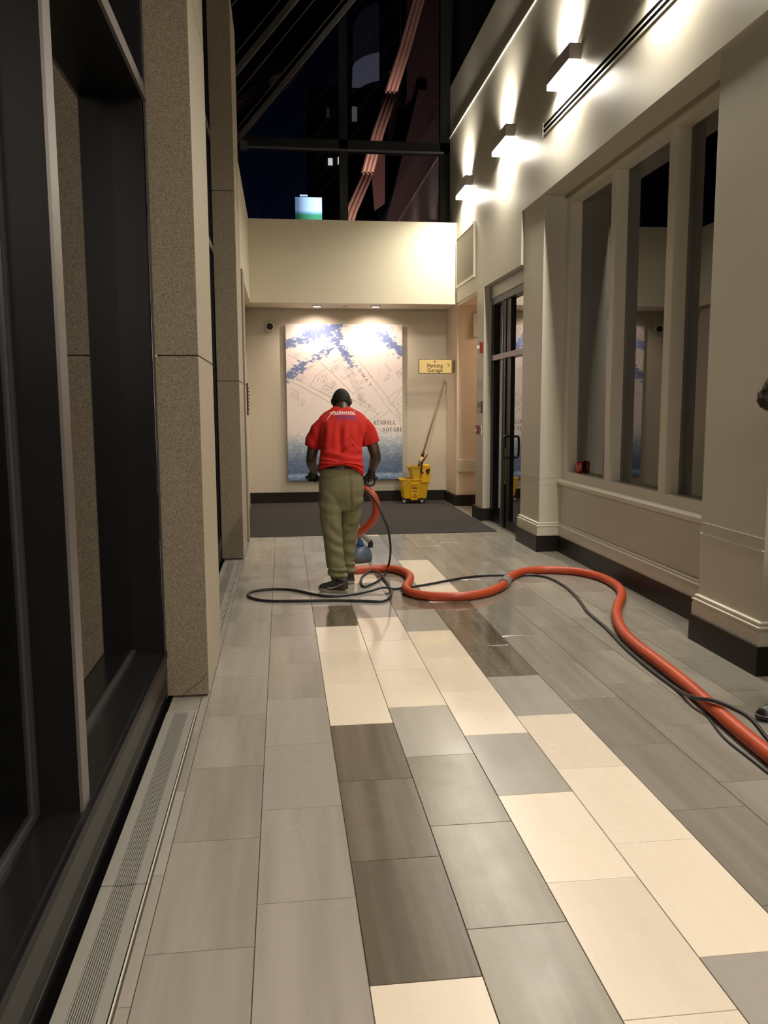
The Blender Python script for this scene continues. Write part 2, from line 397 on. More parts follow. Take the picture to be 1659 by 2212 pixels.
# dark base and moulding following piers and recess: plan outline
def runner(path, prof, mat, name, kind='structure', parent=None):
    """sweep a profile (offset out of the wall, z) along a plan polyline with mitred corners; the room is on the left of the path"""
    b = bmesh.new(); P = [Vector(q) for q in path]; n = len(P); rows = []
    for i in range(n):
        d0 = (P[i] - P[i - 1]).normalized() if i else (P[1] - P[0]).normalized()
        d1 = (P[i + 1] - P[i]).normalized() if i < n - 1 else d0
        n0 = Vector((-d0.y, d0.x)); n1 = Vector((-d1.y, d1.x)); m = (n0 + n1); m = m / max(0.3, m.dot(n0))
        rows.append([b.verts.new((P[i].x + m.x * o, P[i].y + m.y * o, z)) for o, z in prof])
    k = len(prof)
    for i in range(n - 1):
        for j in range(k - 1): b.faces.new((rows[i][j], rows[i + 1][j], rows[i + 1][j + 1], rows[i][j + 1]))
    b.faces.new(rows[0]); b.faces.new(rows[-1][::-1])
    bmesh.ops.recalc_face_normals(b, faces=b.faces[:])
    return obj(name, b, mat, parent, kind=kind)
path = [(2.875, -5), (2.875, 4.30), (2.645, 4.30), (2.645, 5.02), (2.875, 5.02), (2.875, 8.43), (2.645, 8.43), (2.645, 9.13), (2.80, 9.13)]
dark_prof = [(-0.02, 0), (0.037, 0), (0.037, 0.168), (-0.02, 0.172)]
mould = [(-0.02, 0.168), (0.027, 0.168), (0.027, 0.250), (0.022, 0.256), (0.022, 0.262), (0.030, 0.266), (0.030, 0.276), (0.014, 0.280), (0.012, 0.288), (0.018, 0.292), (0.018, 0.300), (0.002, 0.306), (-0.02, 0.306)]
runner(path, dark_prof, BASE, 'baseboard_right')
runner(path, mould, TRIMP, 'trim_3')
runner([(2.80, 10.83), (XW, 10.83), (XW, 11.24), (3.4, 11.24)], dark_prof, BASE, 'baseboard_right')
runner([(5.2, 12.56), (2.63, 12.56), (2.63, 13.40), (-0.7, 13.40)], dark_prof, BASE, 'baseboard_back')

# office windows in the recess
wr = empty('window_1', (2.9, 6.7, 0.7), kind='structure')
SILLZ, HEAD = 0.845, 3.52
b = prism([(2.83, 0.722), (2.83, 0.742), (2.842, 0.756), (2.9, 0.762), (2.9, 0.700), (2.85, 0.700)], 1, 5.02, 8.43); obj('sill_moulding', b, TRIMP, wr)
obj('bottom_rail', box(2.88, 3.06, 5.02, 8.43, 0.76, SILLZ), TRIMP, wr)
obj('head_rail', box(2.88, 3.1, 5.02, 8.43, HEAD, 3.60), TRIMP, wr)
obj('head_shadow_strip', box(2.86, 2.88, 5.02, 8.43, 3.575, 3.61), plain('shadow_gap', (0.30, 0.26, 0.18), 0.6), wr)  # brown strip paints the shadow gap above the head rail
for (ya, yb) in ((8.29, 8.43), (7.165, 7.27), (6.05, 6.165), (5.02, 5.06)): obj('mullion', box(2.88, 3.07, ya, yb, SILLZ, HEAD, bev=0.003), TRIMP, wr)
for (ya, yb) in ((7.27, 8.29), (6.165, 7.165), (5.06, 6.05)):
    obj('stop_bead', box(2.90, 2.912, ya, ya + 0.02, SILLZ, HEAD), TRIMP, wr)
    obj('pane', box(2.990, 2.996, ya, yb, SILLZ, HEAD), GLASS_R, wr)
    b = bmesh.new(); z = SILLZ + 0.05
    while z < HEAD - 0.02:
        v = [b.verts.new(q) for q in ((3.160, ya + 0.02, z), (3.160, yb - 0.02, z), (3.152, yb - 0.02, z + 0.0165), (3.152, ya + 0.02, z + 0.0165))]; b.faces.new(v); z += 0.0265
    obj('blind_slats', b, plain('blind', (0.36, 0.32, 0.25), 0.5), wr, kind='stuff')
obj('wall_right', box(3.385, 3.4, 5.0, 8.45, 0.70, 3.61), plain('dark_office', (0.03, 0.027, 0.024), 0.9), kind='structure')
obj('floor', box(2.875, 3.4, 5.0, 8.45, 0.69, 0.70), plain('dark_office_sill', (0.3, 0.27, 0.22), 0.6), kind='structure')
# a dim reflection lamp read on the office shelf is skipped; the drinks can
can = empty('drinks_can', (2.955, 8.10, SILLZ), 'red drinks can standing on the window ledge by the first pane', 'can')
rc = N('can_red'); rc.p(Base_Color=(0.50, 0.015, 0.02), Roughness=0.3, Metallic=0.5)
obj('can_body', lathe([(0.026, 0), (0.033, 0.008), (0.033, 0.103), (0.027, 0.118)], (2.955, 8.10, SILLZ), 20), rc.m, can)
obj('can_lid', lathe([(0.027, 0.118), (0.027, 0.122), (0.023, 0.122), (0.022, 0.119)], (2.955, 8.10, SILLZ), 20), STEEL, can)
b = bmesh.new()
for dz, amp, r in ((0.035, 0.012, 0.0022), (0.06, 0.007, 0.0028), (0.078, 0.006, 0.0022)):
    pts = []
    for i in range(12):
        a = math.radians(190 + i * 9); pts.append((2.955 + 0.0333 * math.cos(a), 8.10 + 0.0333 * math.sin(a), SILLZ + dz + amp * math.sin(i * 0.9)))
    tube(pts, r, 6, b)
obj('white_script_print', b, WHITEP, can, label='white wavy script on the can')

# door to the office, black frame
dr = empty('door_1', (2.76, 10.0, 0), kind='structure')
obj('door_frame', box(2.72, 2.84, 10.70, 10.83, 0, 3.0), FRAMEB, dr)
obj('door_frame', box(2.72, 2.84, 10.12, 10.24, 0, 2.9), FRAMEB, dr)
obj('frame_edge', box(2.712, 2.72, 10.23, 10.255, 0, 2.9), FRAMEG, dr)
obj('head_frame', box(2.69, 2.84, 9.13, 10.83, 2.88, 3.045), FRAMEG, dr)
obj('head_track', box(2.70, 2.78, 9.13, 10.72, 2.80, 2.88), FRAMED, dr)
obj('transom_bar', box(2.70, 2.84, 9.13, 10.72, 2.10, 2.165), FRAMEG, dr)
obj('door_stile', box(2.735, 2.80, 9.93, 10.12, 0.01, 2.10), FRAMEB, dr)
obj('door_stile', box(2.735, 2.80, 9.14, 9.24, 0.01, 2.10), FRAMEB, dr)
obj('bottom_rail', box(2.735, 2.80, 9.24, 9.93, 0.01, 0.12), FRAMEB, dr)
obj('bottom_rail', box(2.735, 2.80, 10.24, 10.70, 0.0, 0.12), FRAMEB, dr)
for (ya, yb, za, zb) in ((10.24, 10.70, 0.12, 2.10), (10.24, 10.70, 2.165, 2.88), (9.24, 9.93, 0.12, 2.10), (9.24, 10.12, 2.165, 2.88)):
    obj('pane', box(2.762, 2.768, ya, yb, za, zb), GLASS_D, dr)
obj('upper_stile', box(2.73, 2.80, 9.93, 10.12, 2.165, 2.88), FRAMEB, dr)
for s in (-1, 1):
    xx = 2.735 if s < 0 else 2.80
    pts = catmull([(xx, 9.98, 1.15), (xx + s * .05, 9.98, 1.15), (xx + s * .072, 9.98, 1.12), (xx + s * .072, 9.98, 0.93), (xx + s * .05, 9.98, 0.895), (xx, 9.98, 0.895)], 5)
    obj('door_handle', tube(pts, 0.015, 12), BLK, dr)
obj('door_edge_strip', box(2.728, 2.735, 10.105, 10.12, 0.55, 1.0), plain('strip_gold', (0.4, 0.36, 0.1), 0.5), dr)
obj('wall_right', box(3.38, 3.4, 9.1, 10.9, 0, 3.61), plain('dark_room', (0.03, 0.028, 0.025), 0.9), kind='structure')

# vent grille high on the wall
vg = empty('wall_vent', (2.61, 11.95, 3.26), 'painted louvred vent grille above the side opening, under the last sconce', 'vent')
b = box(2.598, XW, 11.36, 12.53, 3.25, 3.28); box(2.598, XW, 11.36, 12.53, 3.95, 3.98, b); box(2.598, XW, 11.36, 11.40, 3.28, 3.95, b); box(2.598, XW, 12.49, 12.53, 3.28, 3.95, b)
obj('frame', b, TRIMP, vg)
obj('backing', box(2.616, XW + .001, 11.39, 12.50, 3.27, 3.96), plain('vent_dark', (0.30, 0.27, 0.21), 0.7), vg)
b = bmesh.new(); z = 3.285
while z < 3.945:
    v = [b.verts.new(q) for q in ((2.602, 11.40, z + 0.009), (2.602, 12.49, z + 0.009), (2.615, 12.49, z), (2.615, 11.40, z))]; b.faces.new(v); z += 0.0165
obj('louvre_blades', b, TRIMP, vg, kind='stuff')
# slot diffuser
sd = empty('slot_air_diffuser', (2.61, 2.0, 4.16), 'long linear air diffuser with two black slots below the sconces', 'diffuser')
for z0, z1 in ((4.165, 4.182), (4.214, 4.230), (4.262, 4.276)): obj('rail', box(2.613, XW, -4.9, 8.43, z0, z1), TRIMP, sd)
for z0, z1 in ((4.182, 4.214), (4.230, 4.262)): obj('slot', box(2.6165, XW, -4.9, 8.42, z0, z1), BLACK, sd)  # black strips on the wall face, dark slot depth put into colour
obj('end_cap', box(2.611, XW, 8.42, 8.44, 4.15, 4.285), TRIMP, sd)

# wall sconces
SCM = plain('sconce_body', (0.55, 0.50, 0.47), 0.45, 0.0)
SCG = emis('sconce_diffuser', (1.0, 0.90, 0.74), 9)
def sconce(yn, label):
    ye = yn + 0.62; s = empty('wall_sconce', (XW, (yn + ye) / 2, 4.43), label, 'wall lamp', 'wall sconces in a row on the upper wall')
    b = box(2.512, 2.52, yn, ye, 4.485, 4.615, bev=0.001); obj('front_plate', b, SCM, s)
    for a in (yn, ye - 0.008): obj('end_plate', box(2.52, XW, a, a + 0.008, 4.485, 4.615), SCM, s)
    obj('lower_diffuser', box(2.513, 2.62, yn + .004, ye - .004, 4.435, 4.485, bev=0.002), SCG, s)
    obj('backplate', box(2.612, 2.619, yn + 0.2, ye - 0.2, 4.49, 4.61), SCM, s)
    area('sconce_up_light', (2.572, (yn + ye) / 2, 4.612), 0.07, 56, (1, .91, .77), (math.pi, 0, 0), 0.30, s, math.radians(120))
    area('sconce_down_light', (2.560, (yn + ye) / 2, 4.430), 0.07, 54, (1, .91, .77), (0, 0, 0), 0.5, s, math.radians(165))
    return s
sconce(11.54, 'white wall sconce nearest the far bulkhead, smallest of those in view')
sconce(9.47, 'white wall sconce between the nearest and the farthest of those in view')
sconce(7.39, 'white wall sconce above the end of the slot diffuser, largest in view')
sconce(5.32, 'white wall sconce above the window recess, over the frame, only its glow in view')
sconce(3.25, 'white wall sconce over the near pier, out of view above')
sconce(1.18, 'white wall sconce over the camera, out of view')

# things on the stub wall by the opening
t = empty('fire_alarm_strobe', (2.61, 11.02, 2.24), 'red fire alarm strobe with white lens on the narrow wall', 'alarm')
obj('body', box(2.585, XW, 10.90, 10.99, 2.21, 2.35, bev=0.004), RED, t); obj('lens', box(2.545, 2.585, 10.915, 10.975, 2.265, 2.305, bev=0.004), WHITEP, t)
t = tag(obj('door_buzzer_box', box(2.595, XW, 10.97, 11.03, 1.76, 1.88, bev=0.006), GREYP), 'small pale grey box on the narrow wall between strobe and sign', 'box')
t = empty('room_sign', (2.61, 11.0, 1.50), 'small grey plate sign with two dark lines of text', 'sign')
obj('plate', box(2.608, XW, 10.92, 11.15, 1.43, 1.585, bev=0.002), plain('sign_grey', (0.30, 0.27, 0.22), 0.4, 0.3), t); obj('edge_strip', box(2.606, XW, 10.89, 10.92, 1.43, 1.585), BLK, t)
b = bmesh.new()
for zc, n in ((1.545, 7), (1.508, 6)):
    for i in range(n): box(2.6065, 2.6085, 10.95 + i * .022, 10.965 + i * .022, zc - .008, zc + random.uniform(.004, .011), b)
obj('lettering', b, BLK, t)
t = empty('fire_pull_station', (2.60, 11.0, 1.16), 'dark red fire alarm pull station with a black and white label', 'alarm')
obj('body', box(2.59, XW, 11.02, 11.14, 1.145, 1.265, bev=0.005), plain('dark_red', (0.20, 0.012, 0.015), 0.4), t); obj('pull_handle', box(2.575, 2.59, 11.06, 11.12, 1.19, 1.205, bev=0.002), WHITEP, t)
obj('label_plate', box(2.610, XW, 10.90, 10.99, 1.150, 1.262), WHITEP, t); obj('label_print', box(2.608, 2.611, 10.905, 10.95, 1.165, 1.25), BLK, t)

# ================================================================== BACK WALL, BULKHEAD, ALCOVE
b = box(-0.75, 2.64, 13.40, 13.5, 0, 4.3); obj('wall_back', b, plain('alcove_paint', (0.64, 0.58, 0.47), 0.5, var=0.02), kind='structure')
b = box(-0.432, XW, 12.6, 13.2, 3.035, 4.215); obj('wall_back', b, PAINT2, kind='structure')
b = box(-0.66, -0.432, 9.85, 13.2, 3.035, 4.215); box(-0.66, -0.432, 9.2, 9.85, 3.035, 4.215, b); obj('wall_left', b, PAINT2, kind='structure')
obj('ceiling', box(-0.75, 2.64, 13.2, 13.4, 3.035, 3.3), PAINT, kind='structure')
obj('wall_left', box(-0.75, -0.53, 9.85, 13.4, 0, 3.04), plain('left_paint', (0.6, 0.54, 0.43), 0.5), kind='structure')
for x, nm in ((0.55, 'brass-white recessed downlight over the left half of the map mural'), (1.44, 'brass-white recessed downlight over the right half of the map mural')):
    s = empty('recessed_downlight', (x, 12.93, 3.02), nm, 'ceiling lamp', 'downlights in the alcove soffit')
    obj('trim_ring', lathe([(0.060, 0.0), (0.078, -0.002), (0.078, 0.016), (0.060, 0.016)], (x, 12.93, 3.020), 24), TRIMP, s)
    obj('lamp_face', lathe([(0.001, 0.002), (0.058, 0.002), (0.058, 0.012)], (x, 12.93, 3.018), 20), emis('downlight_face', (1, .85, .7), 9), s)
    l = bpy.data.lights.new('downlight', 'SPOT'); l.energy = 60; l.color = (1.0, 0.80, 0.66); l.spot_size = math.radians(130); l.spot_blend = 1.0; l.shadow_soft_size = 0.018
    lo = bpy.data.objects.new('downlight', l); COL.objects.link(lo); lo.parent = s; lo.location = (0, 0, -0.02); lo.rotation_euler = (math.radians(22), 0, 0)
tag(obj('smoke_detector_plate', lathe([(0.04, 0), (0.045, 0.01), (0.045, 0.017)], (0.98, 12.93, 3.019), 20), TRIMP), 'small flat round cover between the two soffit downlights', 'detector')
# corridor light, warm, in the side passage
cl = empty('corridor_lamp', (3.9, 11.9, 2.98), 'warm ceiling lamp in the side passage', 'ceiling lamp')
obj('lamp_body', lathe([(0.15, -0.03), (0.16, 0.0), (0.16, 0.02)], (3.9, 11.9, 2.98), 24), WHITEP, cl)
area('corridor_light', (3.9, 11.9, 2.93), 0.35, 17, (1, .72, .52), parent=cl)
tag(obj('door_closer', box(2.86, 2.96, 12.50, 12.56, 2.55, 2.90, bev=0.01), WARMW), 'pale box at the top of the warm passage wall', 'box')

# security dome camera
t = empty('security_camera', (-0.163, 13.3, 2.76), 'round dome security camera with black eye high on the alcove wall', 'camera')
obj('housing', lathe([(0.075, 0.12), (0.078, 0.05), (0.066, 0.02), (0.060, 0.012)], (-0.163, 13.28, 2.757), 28, 1), WHITEP, t, smooth=False)
dome = N('dome_glass'); dome.p(Base_Color=(0.012, 0.006, 0.006), Roughness=0.08)
obj('dome', ball((-0.163, 13.295, 2.757), (0.053, 0.05, 0.053)), dome.m, t)
# keypad on the left wall
t = empty('intercom_panel', (-0.5, 10.45, 1.42), 'thin dark intercom plate with small knobs on the left wall', 'panel')
obj('plate', box(-0.53, -0.406, 10.38, 10.40, 1.42, 1.81), FASCIA, t)
for i in range(7): obj('knob', ball((-0.400, 10.40, 1.50 + i * 0.042), 0.012, seg=8), STEEL, t)

# ================================================================== LEFT: granite pillars, glazing, grille
def pillar(y0, y1, xf, zt, n, label_side=True):
    s = empty('wall_left', (-0.52, (y0 + y1) / 2, 0), kind='structure'); z = 0.012
    zz = [0.012, 1.775, 3.565, 5.36]
    for a, c in zip(zz[:-1], zz[1:]):
        if a > zt: break
        c = min(c, zt)
        bm = box(-0.625, xf, y0, y1, a, c - 0.006, bev=0.003)
        o = obj('stone_panel', bm, [GRAN, GRANS], s)
        for p in o.data.polygons:
            if p.normal.x > 0.5: p.material_index = 1
    obj('mortar_core', box(-0.60, xf - 0.012, y0 + 0.012, y1 - 0.01, 0.0, zt - .01), GROUT, s)
    return s
pl_ = pillar(4.345, 5.22, -0.412, 5.36, 3); pillar(8.40, 9.30, -0.412, 5.36, 3); pillar(9.53, 9.84, -0.402, 3.03, 2)
obj('wall_left', box(-0.62, -0.44, 9.30, 9.53, 0, 3.035), GRANS, kind='structure')
b = tube([(-0.56, 4.3435, 0.0), (-0.525, 4.3435, 0.035), (-0.49, 4.3435, 0.06), (-0.45, 4.3435, 0.085), (-0.42, 4.3435, 0.13)], 0.0016, 5); obj('crack', b, plain('crack_brown', (0.05, 0.035, 0.02), 0.9), pl_)
XG = -0.78
def glaz(name, y0, y1, mull, ztop, transoms, ztop_glass):
    s = empty(name, (-0.7, (y0 + y1) / 2, 0), kind='structure')
    obj('kick_plate', box(-0.82, -0.628, y0, y1, 0.0, 0.115), FRAMEB, s)
    b = prism([(-0.82, 0.115), (-0.634, 0.115), (-0.622, 0.125), (-0.622, 0.222), (-0.82, 0.222)], 1, y0, y1); obj('sill_fascia', b, FASCIA, s)
    obj('sill_edge', box(-0.82, -0.619, y0, y1, 0.222, 0.258, bev=0.002), FRAMEB, s)
    obj('sill_top', box(-0.82, -0.638, y0, y1, 0.258, 0.266), plain('sill_black', (0.01, 0.01, 0.01), 0.2), s)
    obj('seam_line', box(-0.6285, -0.627, y0, y1, 0.050, 0.053), FRAMEG, s)
    z0 = 0.266
    for zt in transoms:
        obj('transom', box(-0.82, -0.635, y0, y1, zt - 0.0, zt + 0.085), FRAMEB, s)
        obj('transom_edge', box(-0.635, -0.620, y0, y1, zt + 0.0, zt + 0.060), FRAMEG, s)
    ys = [y0] + [q for m in mull for q in (m, m + 0.085)] + [y1]
    for m in mull:
        obj('mullion', box(-0.82, -0.648, m, m + 0.085, 0.266, ztop), FRAMEB, s); obj('mullion_edge', box(-0.648, -0.638, m - 0.0, m + 0.085, 0.266, ztop), FRAMEG, s)
    zs = [0.266]
    for zt in transoms: zs += [zt, zt + 0.085]
    zs.append(ztop)
    for i in range(0, len(ys), 2):
        for j in range(0, len(zs), 2):
            ya, yb, za, zb = ys[i], ys[i + 1], zs[j], zs[j + 1]
            if zb - za < 0.1 or yb - ya < 0.1: continue
            obj('pane', box(XG - 0.006, XG, ya, yb, za, zb), GLASS_L, s)
            b = box(XG - .02, XG + 0.012, ya, ya + 0.022, za, zb); box(XG - .02, XG + 0.012, yb - 0.022, yb, za, zb, b); box(XG - .02, XG + 0.012, ya + .022, yb - .022, za, za + 0.02, b)
            obj('glazing_bead', b, FRAMED, s)
            obj('bead_gap', box(XG, XG + 0.009, yb - 0.046, yb - 0.036, za, zb), FRAMED, s)
    return s
glaz('window_2', -5.0, 4.345, [0.75, 2.565], 5.4, [2.975], 3.0)
# flank of the frame against the pillar
obj('trim_4', box(-0.82, -0.636, 4.285, 4.345, 0.266, 5.4), FRAMEB, kind='structure')
obj('trim_5', box(-0.632, -0.624, 4.325, 4.345, 0.0, 5.4), FRAMED, kind='structure')
glaz('window_3', 5.22, 8.40, [6.75], 5.4, [2.975, 4.02], 3.0)
obj('trim_4', box(-0.82, -0.636, 8.34, 8.40, 0.266, 5.4), FRAMEB, kind='structure')
# strips of tile beside the grilles, air grilles
def grille(y0, y1, joints, label):
    g = empty('floor_grille', (-0.52, (y0 + y1) / 2, 0), label, 'grille', 'linear air grilles along the glazing')
    ys = [y0] + joints + [y1]
    obj('trough_backing', box(-0.59, -0.455, y0, y1, -0.0025, -0.0005), BLACK, g)  # flat black sheet paints the dark depth under the bars
    for a, c in zip(ys[:-1], ys[1:]):
        a += 0.003; c -= 0.003
        obj('frame_side', box(-0.600, -0.563, a, c, 0.0, 0.008, bev=0.001), ALU, g)
        obj('frame_side', box(-0.494, -0.462, a, c, 0.0, 0.008, bev=0.001), ALU, g)
        obj('outer_lip', box(-0.4575, -0.4535, a, c, 0.0, 0.006), plain('bright_lip', (0.85, 0.82, 0.74), 0.35, 0.1), g)
        n = 11
        for i in range(n):
            x = -0.563 + (i + 0.5) * 0.069 / n
            o = obj('grille_bar', box(x - 0.0019, x + 0.0019, a, c, 0.0035, 0.0065), ALU, g)
        obj('end_bar', box(-0.563, -0.494, c - 0.014, c, 0.0, 0.0078), ALU, g) if c > y1 - 0.1 else None
    return g
grille(-3.0, 4.12, [-1.0, 0.78, 2.575], 'long aluminium slotted floor grille beside the near glazing')
grille(5.3, 8.22, [6.9], 'aluminium slotted floor grille beyond the near granite pillar')
for (ya, yb) in ((4.12, 4.72), (4.72, 5.3), (8.22, 8.8)):
    o = bpy.data.objects.new('tile', tile_mesh(0.17, yb - ya, 'L')); COL.objects.link(o); o.parent = floor; o.location = (-0.62, ya, 0)
obj('trim_6', box(-0.66, -0.60, -3, 8.4, -0.002, 0.004), BLACK, kind='structure')

# ================================================================== back curtain wall and sloped roof
cw = empty('window_4', (1.0, 13.25, 4.2), kind='structure')
obj('sill_rail', box(-0.6, 2.7, 13.18, 13.28, 4.205, 4.235), FRAMEB, cw)
obj('transom', box(-0.6, 2.72, 13.14, 13.28, 5.345, 5.50), FRAMEB, cw)
obj('transom_edge', box(-0.47, 2.52, 13.125, 13.14, 5.335, 5.365), plain('transom_grey', (0.14, 0.14, 0.15), 0.35, 0.6), cw)
obj('mullion', box(0.93, 1.055, 13.14, 13.28, 4.235, 9.6), FRAMEB, cw)
obj('jamb', box(2.47, 2.75, 13.14, 13.28, 4.235, 9.6), FRAMEB, cw)
obj('jamb', box(-0.66, -0.56, 13.14, 13.28, 4.235, 5.6), FRAMEB, cw)
obj('bracket', box(-0.54, -0.44, 13.05, 13.14, 5.29, 5.42), FRAMED, cw)
for (xa, xb, za, zb) in ((-0.56, 0.93, 4.235, 5.345), (1.055, 2.47, 4.235, 5.345), (1.055, 2.47, 5.50, 9.2)):
    obj('pane', box(xa, xb, 13.2, 13.206, za, zb), GLASS_T, cw)
obj('pane', prism([(-0.56, 5.50), (0.93, 5.50), (0.93, 7.15), (-0.44, 5.52)], 1, 13.2, 13.206), GLASS_T, cw)
rf = empty('ceiling', (1, 6, 5.4), kind='structure')
SL = math.tan(math.radians(49.5)); RAFM = plain('rafter_paint', (0.05, 0.047, 0.045), 0.5, 0.0, spec=0.2)
def rafter(y, wdt, h):
    z = lambda x: 5.45 + (x + 0.50) * SL
    b = prism([(-0.62, z(-0.62)), (2.70, z(2.70)), (2.70, z(2.70) + h), (-0.62, z(-0.62) + h)], 1, y - wdt / 2, y + wdt / 2)
    obj('rafter', b, RAFM, rf)
for i, y in enumerate((13.02, 11.9, 10.8, 9.7, 8.6, 7.5, 6.4, 5.3, 4.2, 3.1, 2.0)):
    if i % 2 == 0: rafter(y, 0.065, 0.12)
    rafter(y - 0.55, 0.010, 0.02)
z = lambda x: 5.55 + (x + 0.50) * SL
b = prism([(-0.62, z(-0.62)), (2.70, z(2.70)), (2.70, z(2.70) + .01), (-0.62, z(-0.62) + .01)], 1, -5, 13.2)
obj('pane', b, glassm('roof_glass', (0.25, 0.27, 0.33), 0.06, 0.0), rf)
obj('eave_beam', box(-0.82, -0.56, -5, 13.2, 5.38, 5.52), FRAMEB, rf)
# the lobby goes on behind the camera
obj('ceiling', box(-0.82, 3.4, -5, 1.2, 3.6, 3.7), plain('lobby_ceiling', (0.7, 0.67, 0.6), 0.7), kind='structure')
obj('wall_front', box(-0.82, 3.4, -5.1, -5, 0, 9), PAINT, kind='structure')
for l, yy in zip(LOBBY, (-0.9, -2.9)):
    l['kind'] = 'structure'
# ------------------------------------------------ outside the curtain wall, at night
OUTM = plain('reflection_brown', (0.062, 0.036, 0.032), 0.6, var=0.15, scale=1)
bd = empty('wall_reflection_block', (4.5, 22, 0), 'dark brown block outside, added in place of the right wall reflection in the high glazing', 'building')  # brown blocks stand in for the right wall's reflection in the glass
obj('upper_block', box(3.05, 9, 20.5, 26, 8.7, 24), OUTM, bd)
obj('lower_block', box(3.45, 9, 20.8, 26, 0, 8.7), plain('brown_dark', (0.05, 0.03, 0.027), 0.7), bd)
obj('raking_block', prism([(2.35, 5.2), (3.5, 5.2), (3.5, 8.8), (3.28, 8.8)], 1, 20.2, 21), OUTM, bd)
obj('recess_panel', box(2.75, 3.06, 21.5, 24, 6.6, 9.7), plain('brown_dark2', (0.03, 0.018, 0.018), 0.7), bd)
obj('stem_support', box(2.4, 9, 18.7, 20.5, 14.9, 15.2), OUTM, bd)
for x, y, zz_, r, nm in ((3.02, 19.0, 10.02, 0.105, 'larger glowing disc standing in for a downlight reflection in the high glazing, upper one'), (2.69, 19.0, 8.80, 0.07, 'smaller glowing disc standing in for a downlight reflection in the high glazing, lower one')):
    s = empty('reflection_disc', (x, y, zz_), nm, 'reflection', 'discs standing in for reflections in the high glazing')  # glowing disc added for a downlight's reflection in the glass
    obj('disc', lathe([(r * .2, 0.03), (r, 0.02), (r, 0.0), (r * .9, -0.004)], (x, y, zz_), 20), emis('reflection_glow', (1, .88, .82), 1.1), s)
    obj('stem', tube([(x, y, zz_ + 0.03), (x, y, 14.9)], 0.006, 6), BLK, s)
# copper coloured boom with stepped joints
def outp(x, z, y=18.0): return (x, y, z)
cp = plain('copper_paint', (0.80, 0.50, 0.36), 0.5, 0.3, var=0.3, scale=1.2)
bmx = empty('copper_coloured_boom', (1.5, 18, 0), 'tall slender copper coloured boom leaning beyond the high glazing', 'boom')
for nm, pts, rr in (('lower_section', [(1.2, 4.6), (1.50, 5.55), (1.86, 6.35)], (0.11, 0.12)), ('middle_section', [(1.84, 6.30), (2.08, 7.15), (2.36, 7.95)], (0.13, 0.12)), ('upper_section', [(2.34, 7.90), (2.62, 8.75), (2.95, 9.85), (3.25, 10.9)], (0.13, 0.10))):
    n = len(pts)
    for dx in (-0.085, 0.0, 0.085):
        obj(nm, tube([outp(x + dx, z_) for x, z_ in pts], [0.045 if abs(dx) > .01 else 0.05] * n, 8), cp, bmx)
obj('hanging_flap', prism([(2.0, 5.6), (2.22, 5.75), (2.23, 6.75), (2.12, 6.85), (1.95, 6.2)], 1, 18.05, 18.12), plain('copper_dark', (0.16, 0.085, 0.065), 0.6), bmx)
area('outside_fill_light', (3.0, 15.2, 2.2), 1.0, 300, (1, .66, .54), (math.radians(128), 0, math.radians(8)))  # unseen fill added to brighten the brown blocks and the boom
# tower, office, sign
tw = empty('round_tower', (16.2, 120, 0), 'round pale tower top with light from below put in as glow, far outside the high glazing', 'building')
TWM = plain('tower_grey', (0.10, 0.10, 0.115), 0.7)
obj('drum', lathe([(5.4, 47.6), (5.4, 52.4), (4.6, 54.0), (2.0, 54.9), (0.1, 55.0)], (15.9, 120, 0), 40), plain('tower_drum', (0.03, 0.03, 0.035), 0.7, emit=(0.5, 0.5, 0.6), es=0.010), tw)  # faint emission stands in for light on the drum
obj('glow_band', lathe([(5.3, 44.2), (5.7, 44.2), (5.6, 47.4), (5.3, 47.6)], (16.0, 120, 0), 40), plain('tower_band', (0.3, 0.3, 0.34), 0.7, emit=(0.75, 0.72, 0.85), es=0.075), tw)  # light from below is put into the band as emission
obj('lower_shaft', lathe([(5.0, 0), (5.0, 44.2)], (16.0, 120, 0), 32), plain('tower_shaft', (0.01, 0.01, 0.012), 0.8), tw)
obj('recess_shade_box', box(14.0, 21.5, 113.5, 115, 43.0, 47.4), BLACK, tw)  # black box before the band, the recess's shade put into its colour
obj('mast', tube([(14.7, 118, 54.6), (14.7, 118, 55.3)], 0.12, 8), TWM, tw)
obj('beacon', ball((14.72, 117.8, 54.65), 0.17, seg=10), emis('beacon_red', (1, .08, .04), 4), tw)
ob = empty('office_block', (4, 62, 0), 'black office block with two small lit windows, low behind the glazing', 'building')
obj('wall', box(2.2, 7.5, 60.2, 66, 0, 23.2), plain('office_black', (0.006, 0.007, 0.012), 0.8), ob)
for (xa, xb, za, zb, s_) in ((3.47, 3.78, 18.07, 18.52, 1.0), (4.14, 4.40, 18.15, 18.62, 1.0), (5.15, 5.50, 21.0, 21.95, 0.10), (3.40, 3.60, 21.2, 21.8, 0.02)):
    obj('window', box(xa, xb, 60.1, 60.21, za, zb), emis('lit_window', (1, .93, .72), s_), ob)
sg = empty('illuminated_sign', (1.4, 40, 8), 'glowing white and green sign box outside, above the bulkhead edge', 'sign')
obj('sign_box', box(0.765, 2.02, 40.05, 40.3, 8.5, 11.13), FRAMEB, sg)
a = N('sign_face'); P = a.pos(); sx = a.n('ShaderNodeSeparateXYZ'); a.set(sx.inputs[0], P)
g = a.math('MULTIPLY', a.math('SUBTRACT', sx.outputs[0], 0.9), 1.3, clamp=True)
cc = a.ramp(a.math('DIVIDE', a.math('SUBTRACT', sx.outputs[2], 9.6), 1.6), [(0.44, (0.05, 0.26, 0.12)), (0.50, (0.20, 0.42, 0.5)), (0.56, (0.5, 0.7, 0.9)), (1.0, (0.45, 0.68, 0.9))])
